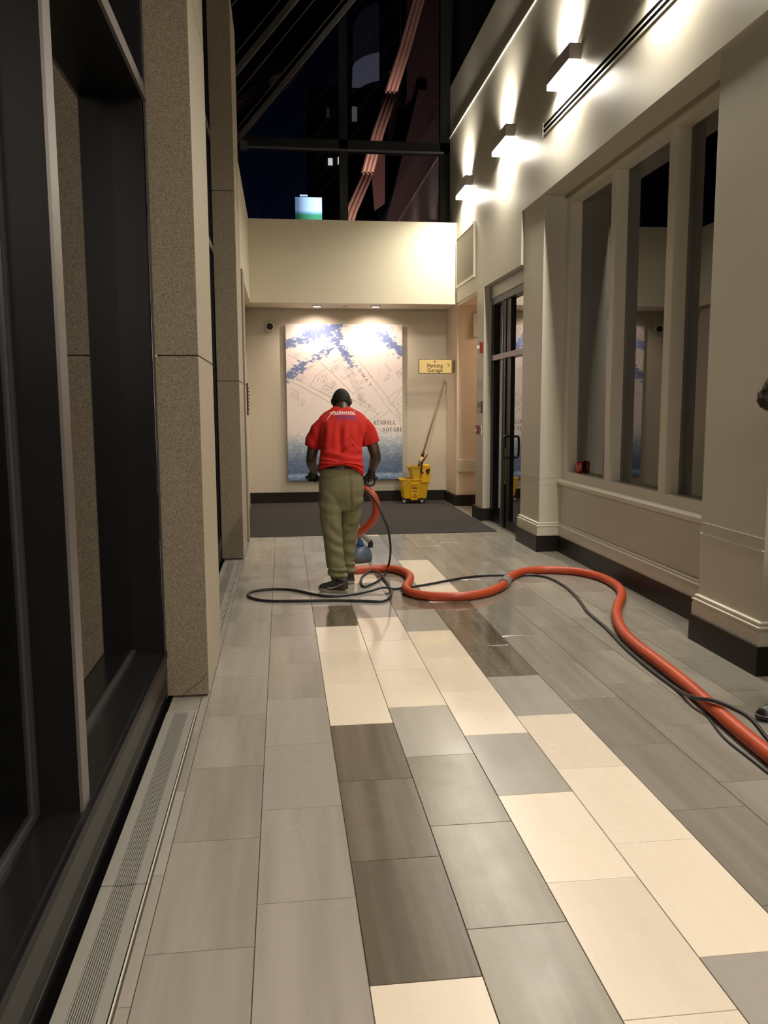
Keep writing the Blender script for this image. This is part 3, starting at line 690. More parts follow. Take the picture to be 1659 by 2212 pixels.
a.p(Base_Color=(0, 0, 0), Emission_Color=cc, Emission_Strength=a.math('MULTIPLY_ADD', g, 3.2, 0.45)); obj('sign_face', box(0.78, 2.0, 40.0, 40.05, 8.55, 11.08), a.m, sg); obj('post', box(1.3, 1.5, 40.1, 40.25, -0.1, 8.5), FRAMEB, sg)
obj('lamp_bar', box(1.0, 1.35, 39.9, 40.0, 11.12, 11.17), emis('lamp_bar_glow', (.7, .85, 1), 1.6), sg)
b = lathe([(0.10, 0), (0.14, 0), (0.14, .02), (0.10, .02)], (1.62, 39.97, 10.02), 20, 1); box(1.59, 1.65, 39.97, 39.99, 9.96, 10.08, b); obj('round_emblem', b, emis('emblem_green', (.35, .8, .5), .8), sg)

# ================================================================== MAT
t = empty('floor_mat', (1.07, 11.6, 0), 'large dark charcoal entrance mat filling the floor before the mural', 'mat')
obj('carpet_pile', box(-0.50, 2.560, 9.856, 13.36, -0.0028, 0.006), CARPET, t)
obj('rubber_border', box(-0.50, 2.572, 9.842, 9.856, -0.0028, 0.0055), RUB, t)
obj('rubber_border', box(2.560, 2.572, 9.856, 13.36, -0.0028, 0.0055), RUB, t)
obj('edge_trim', box(2.573, 2.5765, 9.86, 13.36, -0.0028, 0.006), ALU, t)

# ================================================================== MAP MURAL
MX, MZ, MW, MH, MY = 0.075, 0.360, 1.832, 2.443, 13.322
def mp(zx, zy):        # print coordinates -> metres on the panel
    px, py = 610 + zx / 6.144, 690 + zy / 6.144
    return (MX + (px - 617) / 252 * MW, MZ + (1037.5 - py) / 338.5 * MH)
mu = empty('map_mural', (1.0, 13.32, MZ), 'tall printed wall panel of an old street map with blue brushwork', 'mural')
a = N('mural_print'); P = a.pos(); sx = a.n('ShaderNodeSeparateXYZ'); a.set(sx.inputs[0], P)
wob = a.n('ShaderNodeVectorMath', operation='MULTIPLY_ADD'); a.set(wob.inputs[0], a.noise(P, 9, 5, 0.7, out=1)); wob.inputs[1].default_value = (0.13, 0, 0.13); a.set(wob.inputs[2], P)
sw = a.n('ShaderNodeSeparateXYZ'); a.set(sw.inputs[0], wob.outputs[0]); WX = a.math('SUBTRACT', sw.outputs[0], 0.065); WZ = a.math('SUBTRACT', sw.outputs[2], 0.065)
def segd(p, q):
    (x1, z1), (x2, z2) = p, q; dx, dz = x2 - x1, z2 - z1; L2 = dx * dx + dz * dz
    ux = a.math('SUBTRACT', WX, x1); uz = a.math('SUBTRACT', WZ, z1)
    tt = a.math('DIVIDE', a.math('MULTIPLY_ADD', ux, dx, a.math('MULTIPLY', uz, dz)), L2, clamp=True)
    ex = a.math('MULTIPLY_ADD', tt, -dx, ux); ez = a.math('MULTIPLY_ADD', tt, -dz, uz)
    return a.math('SQRT', a.math('MULTIPLY_ADD', ex, ex, a.math('MULTIPLY', ez, ez)))
best = None
for pts, r in ((((30, 320), (400, 220)), .072), (((360, 190), (560, 130), (730, 80)), .105), (((600, 150), (730, 320), (860, 500)), .078), (((840, 470), (885, 590)), .045), (((60, 740), (240, 620)), .088), (((220, 610), (480, 470), (660, 350)), .050), (((700, 60), (760, 220)), .055), (((1180, 60), (1350, 220)), .075), (((1350, 220), (1600, 440)), .085)):
    for p_, q_ in zip(pts[:-1], pts[1:]):
        d = a.math('SUBTRACT', r, segd(mp(*p_), mp(*q_))); best = d if best is None else a.math('MAXIMUM', best, d)
rag = a.noise(a.map(P, (16, 1, 26), rot=(0, 0.5, 0)), 1.0, 6, 0.62)
m = a.math('MULTIPLY', a.math('ADD', best, a.math('MULTIPLY', a.math('SUBTRACT', rag, 0.52), 0.42)), 40, clamp=True)
soft = a.math('MULTIPLY', a.math('ADD', best, 0.03), 9, clamp=True)
bluec = a.mix(rag, (0.05, 0.10, 0.30), (0.18, 0.27, 0.52))
paper = a.mix(a.noise(P, 2.5, 3), (0.86, 0.755, 0.72), (0.93, 0.85, 0.82))
col = a.mix(a.math('MULTIPLY', soft, 0.22), paper, (0.45, 0.55, 0.75)); col = a.mix(a.math('MULTIPLY', m, 0.92), col, bluec)
V = a.math('DIVIDE', a.math('SUBTRACT', sx.outputs[2], MZ), MH)
VV = a.math('ADD', V, a.math('MULTIPLY', a.math('SUBTRACT', a.noise(P, 3, 3), 0.5), 0.03))
city = a.ramp(VV, [(0.0, (0.10, 0.18, 0.34)), (0.035, (0.30, 0.42, 0.60)), (0.05, (0.10, 0.16, 0.29)), (0.13, (0.14, 0.20, 0.31)), (0.22, (0.34, 0.42, 0.50)), (0.29, (0.55, 0.60, 0.64)), (0.36, (0.82, 0.76, 0.75))])
vo = a.n('ShaderNodeTexVoronoi'); vo.distance = 'CHEBYCHEV'; vo.inputs['Scale'].default_value = 1.0; a.set(vo.inputs['Vector'], a.map(P, (16, 1, 30)))
blk = a.math('MULTIPLY', a.math('SUBTRACT', a.math('ADD', vo.outputs['Distance'], a.noise(a.map(P, (10, 1, 60)), 1.0, 5, 0.7)), 0.85), 1.6)
city = a.mix(a.math('MULTIPLY', blk, 0.8, clamp=True), city, a.mix(1.0, city, (2.2, 2.1, 2.0), 'MULTIPLY'))
dk = a.noise(a.map(P, (22, 1, 55)), 1.0, 4, 0.75); city = a.mix(a.math('MULTIPLY', a.math('SUBTRACT', dk, 0.55), 5, clamp=True), city, a.mix(1.0, city, (0.62, 0.66, 0.72), 'MULTIPLY'))
fade = a.math('MULTIPLY', a.math('SUBTRACT', VV, 0.24), 9.0, clamp=True)
a.p(Base_Color=a.mix(fade, city, col), Roughness=0.42)
obj('canvas_panel', box(MX, MX + MW, MY, MY + 0.028, MZ, MZ + MH, bev=0.002), a.m, mu)
obj('standoff_frame', box(MX + .25, MX + MW - .25, MY + .028, 13.40, MZ + .3, MZ + MH - .3), GREYP, mu)
INK = plain('map_ink', (0.28, 0.24, 0.22), 0.6); INKP = plain('map_ink_pale', (0.46, 0.40, 0.37), 0.6)
def ribbon(b, pts, wd, y=MY - 0.0012):
    for (x1, z1), (x2, z2) in zip(pts[:-1], pts[1:]):
        d = Vector((x2 - x1, z2 - z1)); 
        if d.length < 1e-5: continue
        d.normalize(); n = Vector((-d.y, d.x)) * wd / 2; e = d * wd * .3
        b.faces.new([b.verts.new(q) for q in ((x1 - e.x + n.x, y, z1 - e.y + n.y), (x1 - e.x - n.x, y, z1 - e.y - n.y), (x2 + e.x - n.x, y, z2 + e.y - n.y), (x2 + e.x + n.x, y, z2 + e.y + n.y))])
b = bmesh.new()
for L in ([(740, 200), (1590, 1278)], [(1190, 880), (1460, 1240)], [(100, 800), (660, 1110)], [(350, 870), (640, 1025)], [(120, 730), (280, 830)], [(640, 690), (930, 975), (1050, 890)], [(350, 870), (430, 735)],
          [(500, 560), (640, 690)], [(60, 450), (230, 545)], [(1040, 1270), (1150, 1330), (1290, 1220)], [(1190, 1370), (1420, 1195)], [(1180, 1400), (1370, 1510)], [(1380, 1040), (1430, 1130), (1590, 1010)],
          [(1380, 1040), (1590, 885)], [(1430, 1130), (1590, 895)], [(1470, 1240), (1590, 1420)], [(1480, 1210), (1590, 1130)], [(1500, 1235), (1590, 1350)], [(1380, 60), (1590, 345)], [(1420, 60), (1590, 292)],
          [(1540, 60), (1590, 130)], [(1400, 700), (1430, 750), (1350, 800), (1400, 700)], [(1590, 635), (1510, 690), (1552, 752), (1590, 690), (1510, 690)], [(440, 500), (480, 540)], [(480, 515), (600, 440)],
          [(430, 740), (560, 640)], [(640, 640), (640, 700)], [(900, 660), (940, 715), (880, 640)], [(770, 740), (800, 780), (900, 700)], [(640, 790), (700, 860)], [(560, 850), (640, 900), (700, 800)],
          [(100, 900), (210, 960)], [(920, 1050), (1200, 1220)], [(1130, 690), (1160, 740), (1180, 745)], [(1250, 615), (1290, 665)], [(1010, 1130), (1080, 1060)], [(860, 1240), (960, 1300)]):
    ribbon(b, [mp(*q) for q in L], 0.0036)
obj('map_lines', b, INK, mu)
b = bmesh.new()
def scribble(x, y, ang, n, size):
    """one line of old illegible handwriting"""
    c, s_ = math.cos(ang), -math.sin(ang); u = 0; 
    while u < n:
        wl = random.uniform(1.5, 5) * size; pts = []; q = u
        while q < u + wl:
            h = random.choice((.35, .5, .5, .6, 1.1)) * size; pts += [(q, random.uniform(-.35, .3) * size), (q + size * random.uniform(-.05, .15), h * .8), (q + size * random.uniform(.1, .25), h), (q + size * .3, h * random.uniform(.2, .7))]; q += size * random.uniform(.3, .75)
        pts = [(x + pu * c - pv * s_ * -1 * -1, y + pu * s_ - pv * c) for pu, pv in pts]
        ribbon(b, [mp(*k) for k in pts], 0.0019); u += wl + size * random.uniform(.5, 1.2)
for (x, y, ang, n, size, rows, dx, dy) in ((480, 950, 1.05, 200, 13, 7, 22, 13), (660, 560, .45, 150, 12, 4, 12, 28), (780, 640, .4, 120, 12, 5, 14, 24), (850, 760, .45, 130, 12, 9, 12, 22), (450, 800, 1.1, 130, 15, 3, 34, 14),
        (1000, 1000, -.65, 170, 15, 3, 6, 30), (960, 1040, 1.2, 120, 12, 4, 20, 12), (90, 1010, 1.2, 90, 13, 5, 24, 16), (220, 1130, 1.2, 100, 14, 2, 26, 10), (130, 470, .5, 120, 10, 3, 14, 16), (780, 130, -.9, 160, 13, 2, -22, 18),
        (180, 770, .6, 100, 11, 3, 16, 20), (640, 640, .5, 90, 11, 3, 10, 24), (1515, 1250, .6, 62, 12, 4, 12, 26), (1060, 1220, .9, 60, 12, 2, 20, 10), (1130, 1110, -.7, 150, 13, 2, -4, 28), (300, 650, .6, 110, 12, 2, 20, 10)):
    for r_ in range(rows): scribble(x + r_ * dx, y + r_ * dy, ang, n * random.uniform(.6, 1), size)
obj('handwritten_notes', b, INKP, mu)
ms = []
def letter(ch, zx, zy, rot, size, mat=None): x, z_ = mp(zx, zy); ms.append(text_mesh(ch, size, at(x, MY - .0014, z_, FACING, rot)))
import itertools
for i, ch in enumerate('ROADWAY'):
    f = i / 6; letter(ch, 880 + f * 270, 487 + f * 365, math.radians(-52), 0.082)
obj('street_name_lettering', merge_meshes(ms), INK, mu); ms = []
letter('B', 838, 420, math.radians(-52), 0.082); obj('street_name_initial', merge_meshes(ms), plain('blue_ink', (0.07, 0.12, 0.3), 0.6), mu, label='blue letter B half lost in the brushwork'); ms = []
def lone(ch, zx, zy, rot, size):
    x, z_ = mp(zx, zy); obj('printed_letter', text_mesh(ch, size, at(x, MY - .0014, z_, FACING, rot)), INKP, mu)
for i, ch in enumerate('THI'): lone(ch, 1488 + i * 45, 1152 - i * 34, math.radians(36), 0.062)
for i, ch in enumerate('YARD'): lone(ch, 1350 + i * 24, 572 + i * 30, math.radians(-52), 0.045)
lone('D', 1438, 115, math.radians(-58), 0.105); lone('R', 1390, 462, math.radians(-52), 0.05)
T, t_ = .20, .07
LET = {'K': [([(.18, 0), (.18, 1)], T), ([(.25, .42), (.85, 1)], t_), ([(.42, .55), (.85, 0)], T), ([(0, 0), (.36, 0)], t_), ([(0, 1), (.36, 1)], t_), ([(.65, 1), (1, 1)], t_), ([(.65, 0), (1, 0)], t_)],
       'E': [([(.18, 0), (.18, 1)], T), ([(0, 0), (.8, 0), (.85, .25)], t_), ([(0, 1), (.8, 1), (.82, .78)], t_), ([(.2, .5), (.6, .5)], t_), ([(.6, .38), (.6, .62)], t_)],
       'N': [([(.15, 0), (.15, 1)], t_), ([(.15, 1), (.8, 0)], T), ([(.82, 0), (.82, 1)], t_), ([(0, 0), (.3, 0)], t_), ([(.66, 1), (.98, 1)], t_), ([(0, 1), (.2, 1)], t_)],
       'D': [([(.18, 0), (.18, 1)], T), ([(0, 1), (.5, 1), (.8, .85)], t_), ([(.8, .85), (.88, .5), (.8, .15)], T), ([(.8, .15), (.5, 0), (0, 0)], t_)],
       'A': [([(.1, 0), (.48, 1)], t_), ([(.46, 1), (.85, 0)], T), ([(.25, .36), (.7, .36)], t_), ([(-.05, 0), (.25, 0)], t_), ([(.65, 0), (1.02, 0)], t_)],
       'L': [([(.18, 0), (.18, 1)], T), ([(0, 0), (.8, 0), (.85, .28)], t_), ([(0, 1), (.38, 1)], t_)],
       'S': [([(.78, .75), (.7, .95), (.4, 1), (.18, .9), (.16, .7)], t_), ([(.16, .72), (.4, .55), (.72, .4), (.78, .22)], T), ([(.78, .25), (.6, .03), (.3, 0), (.14, .1), (.12, .28)], t_)],
       'Q': [([(.5, 1), (.2, .85)], t_), ([(.2, .85), (.1, .5), (.2, .15)], T), ([(.2, .15), (.5, 0), (.8, .15)], t_), ([(.8, .15), (.9, .5), (.8, .85)], T), ([(.8, .85), (.5, 1)], t_), ([(.45, .1), (.7, -.22), (.95, -.2)], t_ * 1.5)],
       'U': [([(.2, 1), (.2, .25), (.35, .03)], T), ([(.35, .02), (.6, .02), (.8, .25), (.8, 1)], t_), ([(0, 1), (.4, 1)], t_), ([(.65, 1), (.95, 1)], t_)],
       'R': [([(.18, 0), (.18, 1)], T), ([(0, 1), (.55, 1)], t_), ([(.55, 1), (.75, .78), (.55, .52)], T * .8), ([(.2, .52), (.55, .52)], t_), ([(.45, .52), (.85, 0)], T * .9), ([(0, 0), (.36, 0)], t_), ([(.75, 0), (1, .02)], t_)]}
b = bmesh.new()
for word, x0_, z0_, hh, adv in (('KENDALL', 1200, 1386, .062, .0525), ('SQUARE', 1322, 1481, .062, .0560)):
    xs, zs = mp(x0_, z0_)
    for i, ch in enumerate(word):
        for pts, wd in LET[ch]: ribbon(b, [(xs + i * adv + px_ * .042, zs + pz * hh) for px_, pz in pts], wd * .05, MY - .0015)
obj('district_name_lettering', b, plain('map_ink_dark', (0.13, 0.13, 0.14), 0.6), mu)

# ================================================================== PARKING SIGN
t = empty('direction_sign', (2.35, 12.75, 2.015), 'gold flag-mounted sign reading Parking Garage with a right arrow', 'sign')
SY = 12.735
obj('gold_plate', box(2.080, 2.580, SY, SY + .010, 2.024, 2.222, bev=0.002), plain('gold_face', (0.86, 0.66, 0.28), 0.35, 0.2), t)
obj('frame', box(2.072, 2.604, SY + .006, SY + .035, 2.015, 2.231, bev=0.003), plain('sign_bronze', (0.12, 0.09, 0.05), 0.4, 0.5), t)
for x in (2.585, 2.600): obj('side_rib', box(x, x + 0.006, SY - .004, SY + .012, 2.017, 2.229), plain('rib_gold', (0.35, 0.27, 0.13), 0.4, 0.5), t)
obj('wall_bracket', box(2.604, 2.629, SY, SY + .030, 2.03, 2.216), plain('bracket_bronze', (0.10, 0.08, 0.045), 0.4, 0.5), t)
DKT = plain('sign_letters', (0.045, 0.03, 0.015), 0.6)
ms = [text_mesh('Parking', 0.082, at(2.322, SY - .0015, 2.134), bold=.0004), text_mesh('Garage', 0.082, at(2.322, SY - .0015, 2.064), bold=.0004)]
obj('lettering', merge_meshes(ms), DKT, t)
b = bmesh.new(); ribbon(b, [(2.520, 2.168), (2.541, 2.147), (2.520, 2.126)], 0.008, SY - .0015)
for dx, r in ((-.02, .004), (0, .009), (.02, .004)): ribbon(b, [(2.322 + dx - r / 2, 2.198), (2.322 + dx + r / 2, 2.198)], r * 1.6, SY - .0015)
obj('arrow', b, DKT, t)

# ================================================================== MOP BUCKET AND MOP
YEL = plain('bucket_yellow', (0.80, 0.47, 0.015), 0.38, var=0.08, scale=6); YED = plain('bucket_yellow_worn', (0.66, 0.40, 0.02), 0.45, var=0.15, scale=8)
def taper(x0, x1, y0, y1, z0, X0_, X1_, Y0_, Y1_, z1, bm=None, bev=0.012, open_top=False):
    b = bm or bmesh.new(); t = bmesh.new()
    A = [t.verts.new((x, y, z0)) for x, y in ((x0, y0), (x1, y0), (x1, y1), (x0, y1))]; B = [t.verts.new((x, y, z1)) for x, y in ((X0_, Y0_), (X1_, Y0_), (X1_, Y1_), (X0_, Y1_))]
    t.faces.new(A[::-1]); t.faces.new(B)
    for i in range(4): t.faces.new((A[i], A[(i + 1) % 4], B[(i + 1) % 4], B[i]))
    if bev: bmesh.ops.bevel(t, geom=t.edges[:], offset=bev, segments=2, affect='EDGES')
    join(b, t); return b
def hollow(x0, x1, y0, y1, z0, X0_, X1_, Y0_, Y1_, z1, th=0.006):
    """open topped tapered tub with wall thickness"""
    b = bmesh.new()
    def R_(a0, a1, c0, c1, z, n=4):
        pts = []; r = 0.03
        for cx, cy, s in ((a1 - r, c1 - r, 0), (a0 + r, c1 - r, 90), (a0 + r, c0 + r, 180), (a1 - r, c0 + r, 270)):
            for k in range(n + 1): an = math.radians(s + 90 * k / n); pts.append((cx + r * math.cos(an), cy + r * math.sin(an), z))
        return [b.verts.new(p) for p in pts]
    rs = [R_(x0, x1, y0, y1, z0), R_(X0_, X1_, Y0_, Y1_, z1), R_(X0_ - .012, X1_ + .012, Y0_ - .012, Y1_ + .012, z1 + .002), R_(X0_ - .012, X1_ + .012, Y0_ - .012, Y1_ + .012, z1 + .016), R_(X0_ + th, X1_ - th, Y0_ + th, Y1_ - th, z1 + .016), R_(x0 + th, x1 - th, y0 + th, y1 - th, z0 + th)]
    n = len(rs[0])
    for A, B in zip(rs[:-1], rs[1:]):
        for i in range(n): b.faces.new((A[i], A[(i + 1) % n], B[(i + 1) % n], B[i]))
    b.faces.new(rs[0][::-1]); b.faces.new(rs[-1]); bmesh.ops.recalc_face_normals(b, faces=b.faces[:]); return b
bk = empty('mop_bucket', (2.03, 13.05, 0.006), 'yellow plastic mop bucket on castors with side press wringer, by the mural', 'bucket')
obj('tub', hollow(1.865, 2.235, 12.93, 13.19, 0.085, 1.825, 2.265, 12.89, 13.22, 0.375), YEL, bk)
obj('front_panel', taper(1.975, 2.085, 12.905, 12.95, 0.062, 1.965, 2.10, 12.882, 12.94, 0.34, bev=0.006), YEL, bk)
obj('water', box(1.85, 2.24, 12.92, 13.19, 0.20, 0.21), plain('dirty_water', (0.10, 0.08, 0.04), 0.1), bk)
obj('wringer_basket', hollow(2.01, 2.235, 12.90, 13.18, 0.385, 1.96, 2.255, 12.89, 13.20, 0.575), YED, bk)
obj('wringer_side_shield', taper(2.135, 2.275, 12.872, 12.90, 0.335, 2.155, 2.29, 12.868, 12.90, 0.585, bev=0.008), YEL, bk)
obj('wringer_lip', box(2.15, 2.275, 12.866, 13.2, 0.578, 0.612, bev=0.008), YEL, bk)
obj('gear_cover', prism([(2.205, 0.545), (2.262, 0.562), (2.272, 0.548), (2.256, 0.49), (2.238, 0.472), (2.218, 0.49)], 1, 12.850, 12.869), BLK, bk)
b = bmesh.new()
for i in range(5): box(1.958 + i * .006, 1.966 + i * .006, 12.875, 12.89, 0.535 - i * .032, 0.55 - i * .032, b)
obj('basket_slots', b, plain('slot_brown', (0.25, 0.13, 0.01), 0.6), bk)
lv = obj('wringer_lever', tube(catmull([(2.165, 12.845, 0.485), (2.140, 12.84, 0.50), (2.132, 12.84, 0.54), (2.150, 12.84, 0.66), (2.185, 12.84, 0.715)], 5), 0.013, 10), BLK, bk)
obj('lever_grip', tube([(2.180, 12.84, 0.708), (2.222, 12.84, 0.785), (2.226, 12.84, 0.795)], 0.014, 10), plain('salmon_grip', (0.62, 0.16, 0.10), 0.5), lv)
obj('bail_handle', tube(catmull([(1.955, 12.86, 0.383), (1.90, 12.855, 0.34), (1.84, 12.86, 0.30), (1.79, 12.90, 0.265), (1.775, 13.05, 0.25), (1.79, 13.20, 0.265), (1.86, 13.24, 0.31), (1.95, 13.235, 0.38)], 4), 0.0035, 6), STEEL, bk)
for (x, y) in ((1.872, 12.93), (2.152, 12.91), (1.90, 13.19), (2.215, 13.15)):
    cs = obj('castor', lathe([(0.036, -.012), (0.041, -.008), (0.041, .008), (0.036, .012)], (x, y, 0.047), 18, 1), RUB, bk)
    obj('wheel_hub', lathe([(0.020, -.015), (0.024, -.013), (0.024, .013), (0.020, .015)], (x, y, 0.047), 14, 1), plain('hub_grey', (0.35, 0.32, 0.28), 0.4), cs)
    obj('castor_fork', box(x - .012, x + .012, y - .02, y + .02, 0.07, 0.105, bev=.004), BLK, cs)
BRN = plain('label_maroon', (0.22, 0.035, 0.02), 0.6)
def pl(x): return x
b = bmesh.new(); yl = 12.8795
tri = [(2.037, 0.165), (2.000, 0.105), (2.074, 0.105), (2.037, 0.165)]
def yat(z_): return 12.905 - (z_ - 0.062) / (0.34 - 0.062) * 0.023 - 0.0015
def rib(pts, wd):
    for p_, q_ in zip(pts[:-1], pts[1:]):
        d = Vector((q_[0] - p_[0], q_[1] - p_[1])).normalized(); n = Vector((-d.y, d.x)) * wd / 2
        b.faces.new([b.verts.new((x, yat(z_), z_)) for x, z_ in ((p_[0] + n.x, p_[1] + n.y), (p_[0] - n.x, p_[1] - n.y), (q_[0] - n.x, q_[1] - n.y), (q_[0] + n.x, q_[1] + n.y))])
rib(tri, .008); rib([(2.030, .140), (2.040, .125), (2.055, .113)], .008); rib([(2.040, .125), (2.028, .114)], .006)
rib([(1.990, .255), (2.080, .252)], .026); rib([(2.005, .205), (2.075, .203)], .012)
for i in range(6): rib([(1.978 + i * .017, .288), (1.986 + i * .017, .312 - .002 * i)], .006); rib([(1.986 + i * .017, .31), (1.993 + i * .017, .296)], .005)
rib([(1.975, .282), (1.995, .276)], .005); rib([(2.015, .285), (2.02, .272)], .006)
obj('warning_label', b, BRN, bk, label='maroon warning print with triangle')
mpv = empty('mop', (2.2, 13.1, 0.4), 'wooden handled mop standing in the yellow bucket and leaning on the wall', 'mop')
P0, P1 = Vector((2.128, 13.06, 0.555)), Vector((2.600, 13.385, 1.935)); LD = lambda f: P0.lerp(P1, f)
obj('handle', tube([LD(.12), P1 - (P1 - P0) * .004, P1], [0.0135, 0.0135, 0.010], 12), plain('mop_wood', (0.36, 0.24, 0.13), 0.6, var=0.2, scale=14), mpv)
obj('clamp', tube([LD(.0), LD(.068)], [0.030, 0.024], 12), BLK, mpv); obj('clamp_band', tube([LD(.068), LD(.125)], 0.021, 12), plain('clamp_yellow', (0.75, 0.52, 0.15), 0.4), mpv); obj('clamp_collar', tube([LD(.125), LD(.175)], 0.024, 12), BLK, mpv)
b = bmesh.new(); random.seed(3)
for i in range(26):
    a0 = random.uniform(0, 6.28); q = P0 + Vector((0, 0, -.005))
    tube(catmull([q + Vector((.012 * math.cos(a0), .012 * math.sin(a0), 0)), q + Vector((.05 * math.cos(a0) - .02, .06 * math.sin(a0), -.05)), q + Vector((.07 * math.cos(a0) - .02, .08 * math.sin(a0), -.13))], 3), 0.006, 5, b)
tube(catmull([P0 + Vector((-.03, -.02, .0)), P0 + Vector((-.09, -.04, .035)), P0 + Vector((-.14, -.05, .028)), P0 + Vector((-.13, -.02, -.05))], 4), .009, 6, b)
obj('mop_head', b, plain('mop_strands', (0.20, 0.16, 0.09), 0.9), mpv)

# ================================================================== HOSES AND MACHINE
def hose_mat():
    a = N('hose_orange'); P = a.pos(); n1 = a.noise(P, 6, 4); n2 = a.noise(P, 45, 3)
    c = a.mix(n1, (0.42, 0.050, 0.015), (0.56, 0.090, 0.030)); c = a.mix(a.math('MULTIPLY', a.ramp(n2, [(.6, (0, 0, 0)), (.75, (1, 1, 1))]), .35), c, (0.22, 0.07, 0.04))
    a.p(Base_Color=c, Roughness=0.42); return a.m
HOSE = hose_mat()
def ribbed(pts, r, pitch, seg=16, bm=None):
    """hose with ring corrugation: resample the path at half the pitch"""
    P = [Vector(p) for p in pts]; L = [0]
    for a_, b_ in zip(P[:-1], P[1:]): L.append(L[-1] + (b_ - a_).length)
    out = []; rs = []; s_ = 0; i = 0; k = 0
    while s_ < L[-1]:
        while L[i + 1] < s_: i += 1
        out.append(P[i].lerp(P[i + 1], (s_ - L[i]) / max(1e-9, L[i + 1] - L[i]))); rs.append(r if k % 2 == 0 else r * 0.955); k += 1; s_ += pitch / 2
    return tube(out, rs, seg, bm)
HR = 0.036
fl = [(0.776, 7.529), (0.947, 7.526), (1.055, 7.377), (1.085, 7.161), (1.046, 6.928), (0.985, 6.713), (0.987, 6.535), (1.064, 6.406), (1.199, 6.337), (1.379, 6.312), (1.594, 6.420), (1.753, 6.602), (1.846, 6.774), (1.951, 6.995), (2.097, 7.183), (2.272, 7.266), (2.438, 7.242), (2.615, 7.129),
      (2.727, 6.863), (2.720, 6.5), (2.624, 6.184), (2.455, 5.848), (2.325, 5.556), (2.209, 5.172), (2.159, 4.838), (2.140, 4.503), (2.116, 4.115), (2.075, 3.735), (2.046, 3.44), (2.028, 3.194), (2.0, 2.7), (1.99, 2.1), (2.05, 1.2), (2.2, 0.2)]
air = [(0.705, 7.52, 0.800), (0.760, 7.52, 0.765), (0.812, 7.50, 0.70), (0.832, 7.50, 0.60), (0.805, 7.52, 0.50), (0.735, 7.56, 0.415), (0.650, 7.62, 0.34), (0.56, 7.66, 0.24), (0.50, 7.62, 0.12), (0.53, 7.53, 0.045), (0.623, 7.50, HR)]
hv = empty('vacuum_hose', (1.6, 6.5, 0), 'thick orange ribbed vacuum hose snaking over the floor from the worker', 'hose')
obj('hose', ribbed(catmull(air + [(x, y, HR) for x, y in fl], 8), HR, 0.013), HOSE, hv)
c0, c1 = Vector((1.822, 6.725, HR + .006)), Vector((1.866, 6.822, HR + .006)); cd = (c1 - c0).normalized()
b = tube([c0, c1], 0.041, 20); tube([c0 - cd * .022, c0 + cd * .014], 0.046, 20, b); tube([c1 - cd * .012, c1 + cd * .020], 0.045, 20, b); obj('coupling', b, GREYP, hv, label='grey plastic coupling joining two hose lengths')
obj('end_cuff', tube([(0.645, 7.52, 0.832), (0.68, 7.52, 0.818), (0.715, 7.52, 0.797)], 0.034, 16), GREYP, hv)
CR = 0.0105
cf = [(0.928, 7.507, .03), (0.82, 7.165, CR), (0.717, 6.965, CR), (0.655, 6.899, CR), (0.648, 7.071, CR), (0.682, 7.307, CR), (0.769, 7.464, .028), (0.841, 7.347, CR * 2.2), (0.868, 6.962, CR), (0.854, 6.637, CR), (0.798, 6.41, CR), (0.724, 6.341, CR), (0.583, 6.376, CR), (0.369, 6.423, CR), (0.081, 6.447, CR), (-0.135, 6.478, CR),
      (-0.253, 6.575, CR), (-0.302, 6.699, CR), (-0.273, 6.833, CR), (-0.142, 6.903, CR), (0.049, 6.858, CR), (0.233, 6.657, CR), (0.359, 6.571, CR), (0.53, 6.614, CR), (0.689, 6.695, CR * 1.6), (0.80, 6.745, CR * 3.0), (0.891, 6.773, CR), (0.960, 6.80, .012), (1.03, 6.83, .012), (1.185, 6.898, CR), (1.559, 7.139, CR), (1.785, 7.21, CR), (1.996, 7.201, .012), (2.12, 7.18, .012), (2.235, 7.145, CR),
      (2.313, 6.99, CR), (2.326, 6.605, CR), (2.274, 6.185, CR), (2.201, 5.788, CR), (2.163, 5.335, CR), (2.105, 4.89, CR), (2.070, 4.45, CR), (2.062, 4.10, CR), (2.035, 3.86, .05), (2.055, 3.709, .086), (2.09, 3.60, .088), (2.115, 3.48, .078), (2.125, 3.35, .03), (2.12, 3.2, CR), (2.10, 2.6, CR), (2.1, 1.2, CR)]
cair = [(0.70, 7.49, 0.775), (0.76, 7.46, 0.740), (0.815, 7.42, 0.680), (0.868, 7.38, 0.56), (0.922, 7.36, 0.42), (0.945, 7.38, 0.22)]
ch = obj('solution_hose', tube(catmull(cair + cf, 8), CR, 10), RUB, smooth=True)
tag(ch, 'thin black hose looped on the floor round the worker and along the orange hose', 'hose')
th = obj('power_cord', tube(catmull([(2.135, 4.45, .006), (2.125, 4.2, .006), (2.09, 3.95, .006), (2.03, 3.70, .006), (1.975, 3.45, .006), (1.965, 3.2, .006), (1.95, 2.6, .006), (1.9, 1.0, .006)], 6), 0.0055, 8), RUB, smooth=True)
tag(th, 'thin black cord lying against the near stretch of the orange hose', 'cord')
